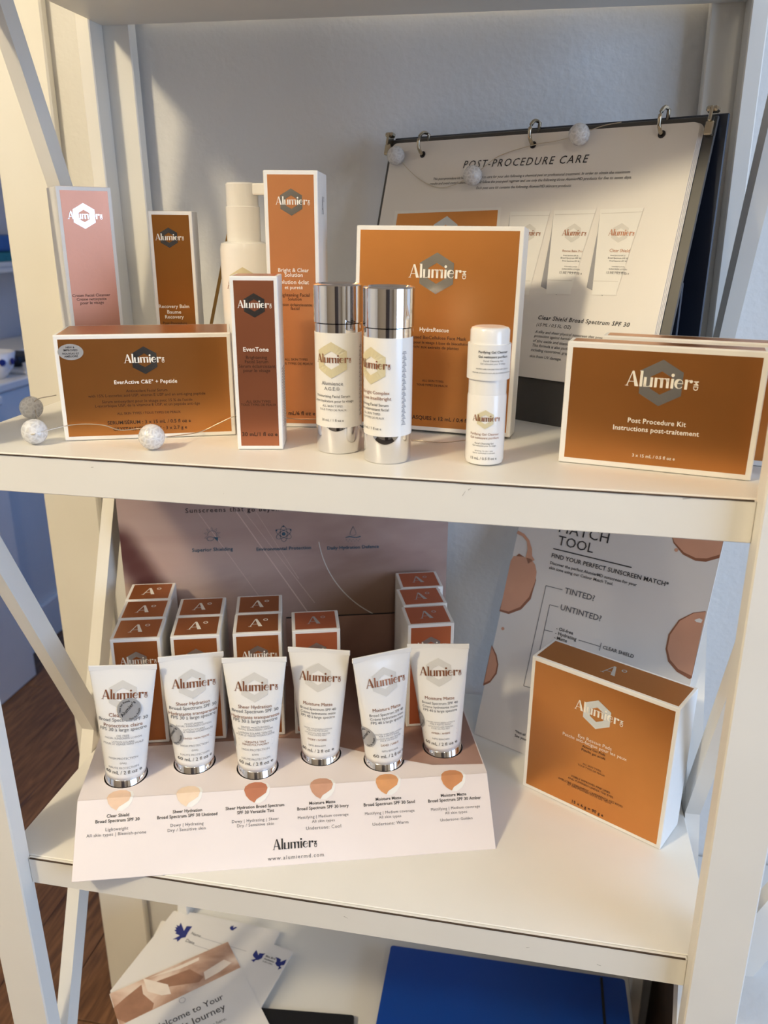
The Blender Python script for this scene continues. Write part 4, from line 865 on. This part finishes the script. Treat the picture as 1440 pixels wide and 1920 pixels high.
for pts in ([(65, 300), (130, 285), (170, 270), (140, 245), (105, 195), (125, 150), (185, 75), (210, 130), (230, 195), (260, 145), (330, 155), (390, 155), (345, 190), (310, 260), (230, 300), (170, 300), (120, 350), (105, 325)],
            [(610, 235), (680, 255), (735, 285), (720, 345), (860, 285), (825, 380), (800, 415), (735, 420), (715, 440), (745, 480), (665, 520), (690, 450), (640, 430), (605, 365), (635, 340), (640, 280)]):
    sA.poly('birdblue', [(465+x/11.9, 1775+y/11.9) for x, y in pts])
for i, s_ in enumerate(('Blue Bird', 'Aesthetics', '& Skin Clinic')): sA.text('black', s_, (497.5, 494, 492)[i], (515.5, 513.5, 510.5)[i], (1794.5, 1799, 1803.5)[i], (1799.5, 1805, 1809.5)[i], bold=1)
sA.build(sA.T)
a_, n_ = yawvec(41.3); A0 = V3(-.0642, .1916, 0)+V3(.0922, -.1085, 0)/np.linalg.norm((.0922, -.1085))*.19
br = flat('brochure', 'cream welcome brochure with a draped fabric photo, on top of the pads', 'brochure', (A0[0], A0[1]), 41.3, .169, .19, zs+.0140, .0010, M['page'], .0015)
br.add('fabric', poly_tri([(.0006, .135), (.1684, .139), (.1684, .1894), (.0006, .1894)]))
M['fabdark'] = mat('printed_brown_fabric', srgb(158, 116, 92), .4, var=.12, scale=60); M['fablight'] = mat('printed_cream_fabric', srgb(240, 226, 212), .4, var=.04, scale=60)
PRINTNAME.update(fabdark='picture_shadow', fablight='picture_fold')
lay_ = 1; oo = lambda x, y: (140+x/3.43, 1660+y/3.43)
for ink, pts in (('fabdark', [(250, 790), (330, 720), (430, 640), (440, 700), (510, 760), (500, 800), (330, 884), (272, 860)]), ('fabdark', [(500, 630), (740, 540), (830, 590), (800, 625), (590, 655)]), ('fablight', [(440, 600), (600, 640), (620, 700), (560, 710), (470, 685)]), ('fablight', [(830, 560), (960, 480), (1010, 500), (930, 560), (840, 610)]), ('fablight', [(470, 600), (640, 535), (800, 465), (800, 485), (680, 540)])):
    lay_ += 1; br.poly(ink, [oo(*p) for p in pts], lay_)
br.add('lightgrey', strip(arc(.082, .130, .004, .004, 0, 360, 12), .0005), lay=2)
br.textm('black', 'Welcome to Your', .098, .082, .104); br.textm('black', 'Analysis Journey', .096, .080, .088); br.textm('grey', 'Your skin story starts here.', .075, .086, .073); br.build(br.T)
bf_ = flat('ring_folder', 'blue plastic folder with a black elastic band on the bottom shelf', 'folder', (.3015, .055), 1.0, .3235, .271, zs, .030, M['blue'], .004)
mk('elastic_band', *box_geo((.587, .056, zs+.0301), (.5905, .3275, zs+.0312)), M['blackp'], bf_.T2)
# low cabinet right of the bookcase and a slanted bracket on it
M['darkwood'] = ramp_mat('dark_brown_wood', [(.3, (58, 44, 34)), (.7, (82, 64, 50))], .5, 6, 1, (1, 8, 8))
nc = thing('low_cabinet', (.93, .19, ZF), 'low dark brown cabinet with a pale top beside the bookcase', 'cabinet')
mk('cabinet_body', *box_geo((.668, .01, ZF+.001), (1.2, .385, -.240), .002), M['darkwood'], nc)
mk('cabinet_top', *box_geo((.664, .0, -.240), (1.21, .387, -.2225), .003), M['wall'], nc)
def ony(u, v, y): d = ray(u, v); return CC+d*((y-CC[1])/d[1])
pp = [(1380, 1831), (1412, 1831), (1500, 1732), (1500, 1620), (1380, 1757)]
n_ = len(pp); v = [ony(x, y, .2) for x, y in pp]; v += [p+V3(0, .02, 0) for p in v]
tag(mk('slanted_bracket', v, [list(range(n_-1, -1, -1)), list(range(n_, 2*n_))]+[[i, (i+1) % n_, n_+(i+1) % n_, n_+i] for i in range(n_)], M['paint']), 'cream slanted wooden bracket standing on the low cabinet', 'bracket')
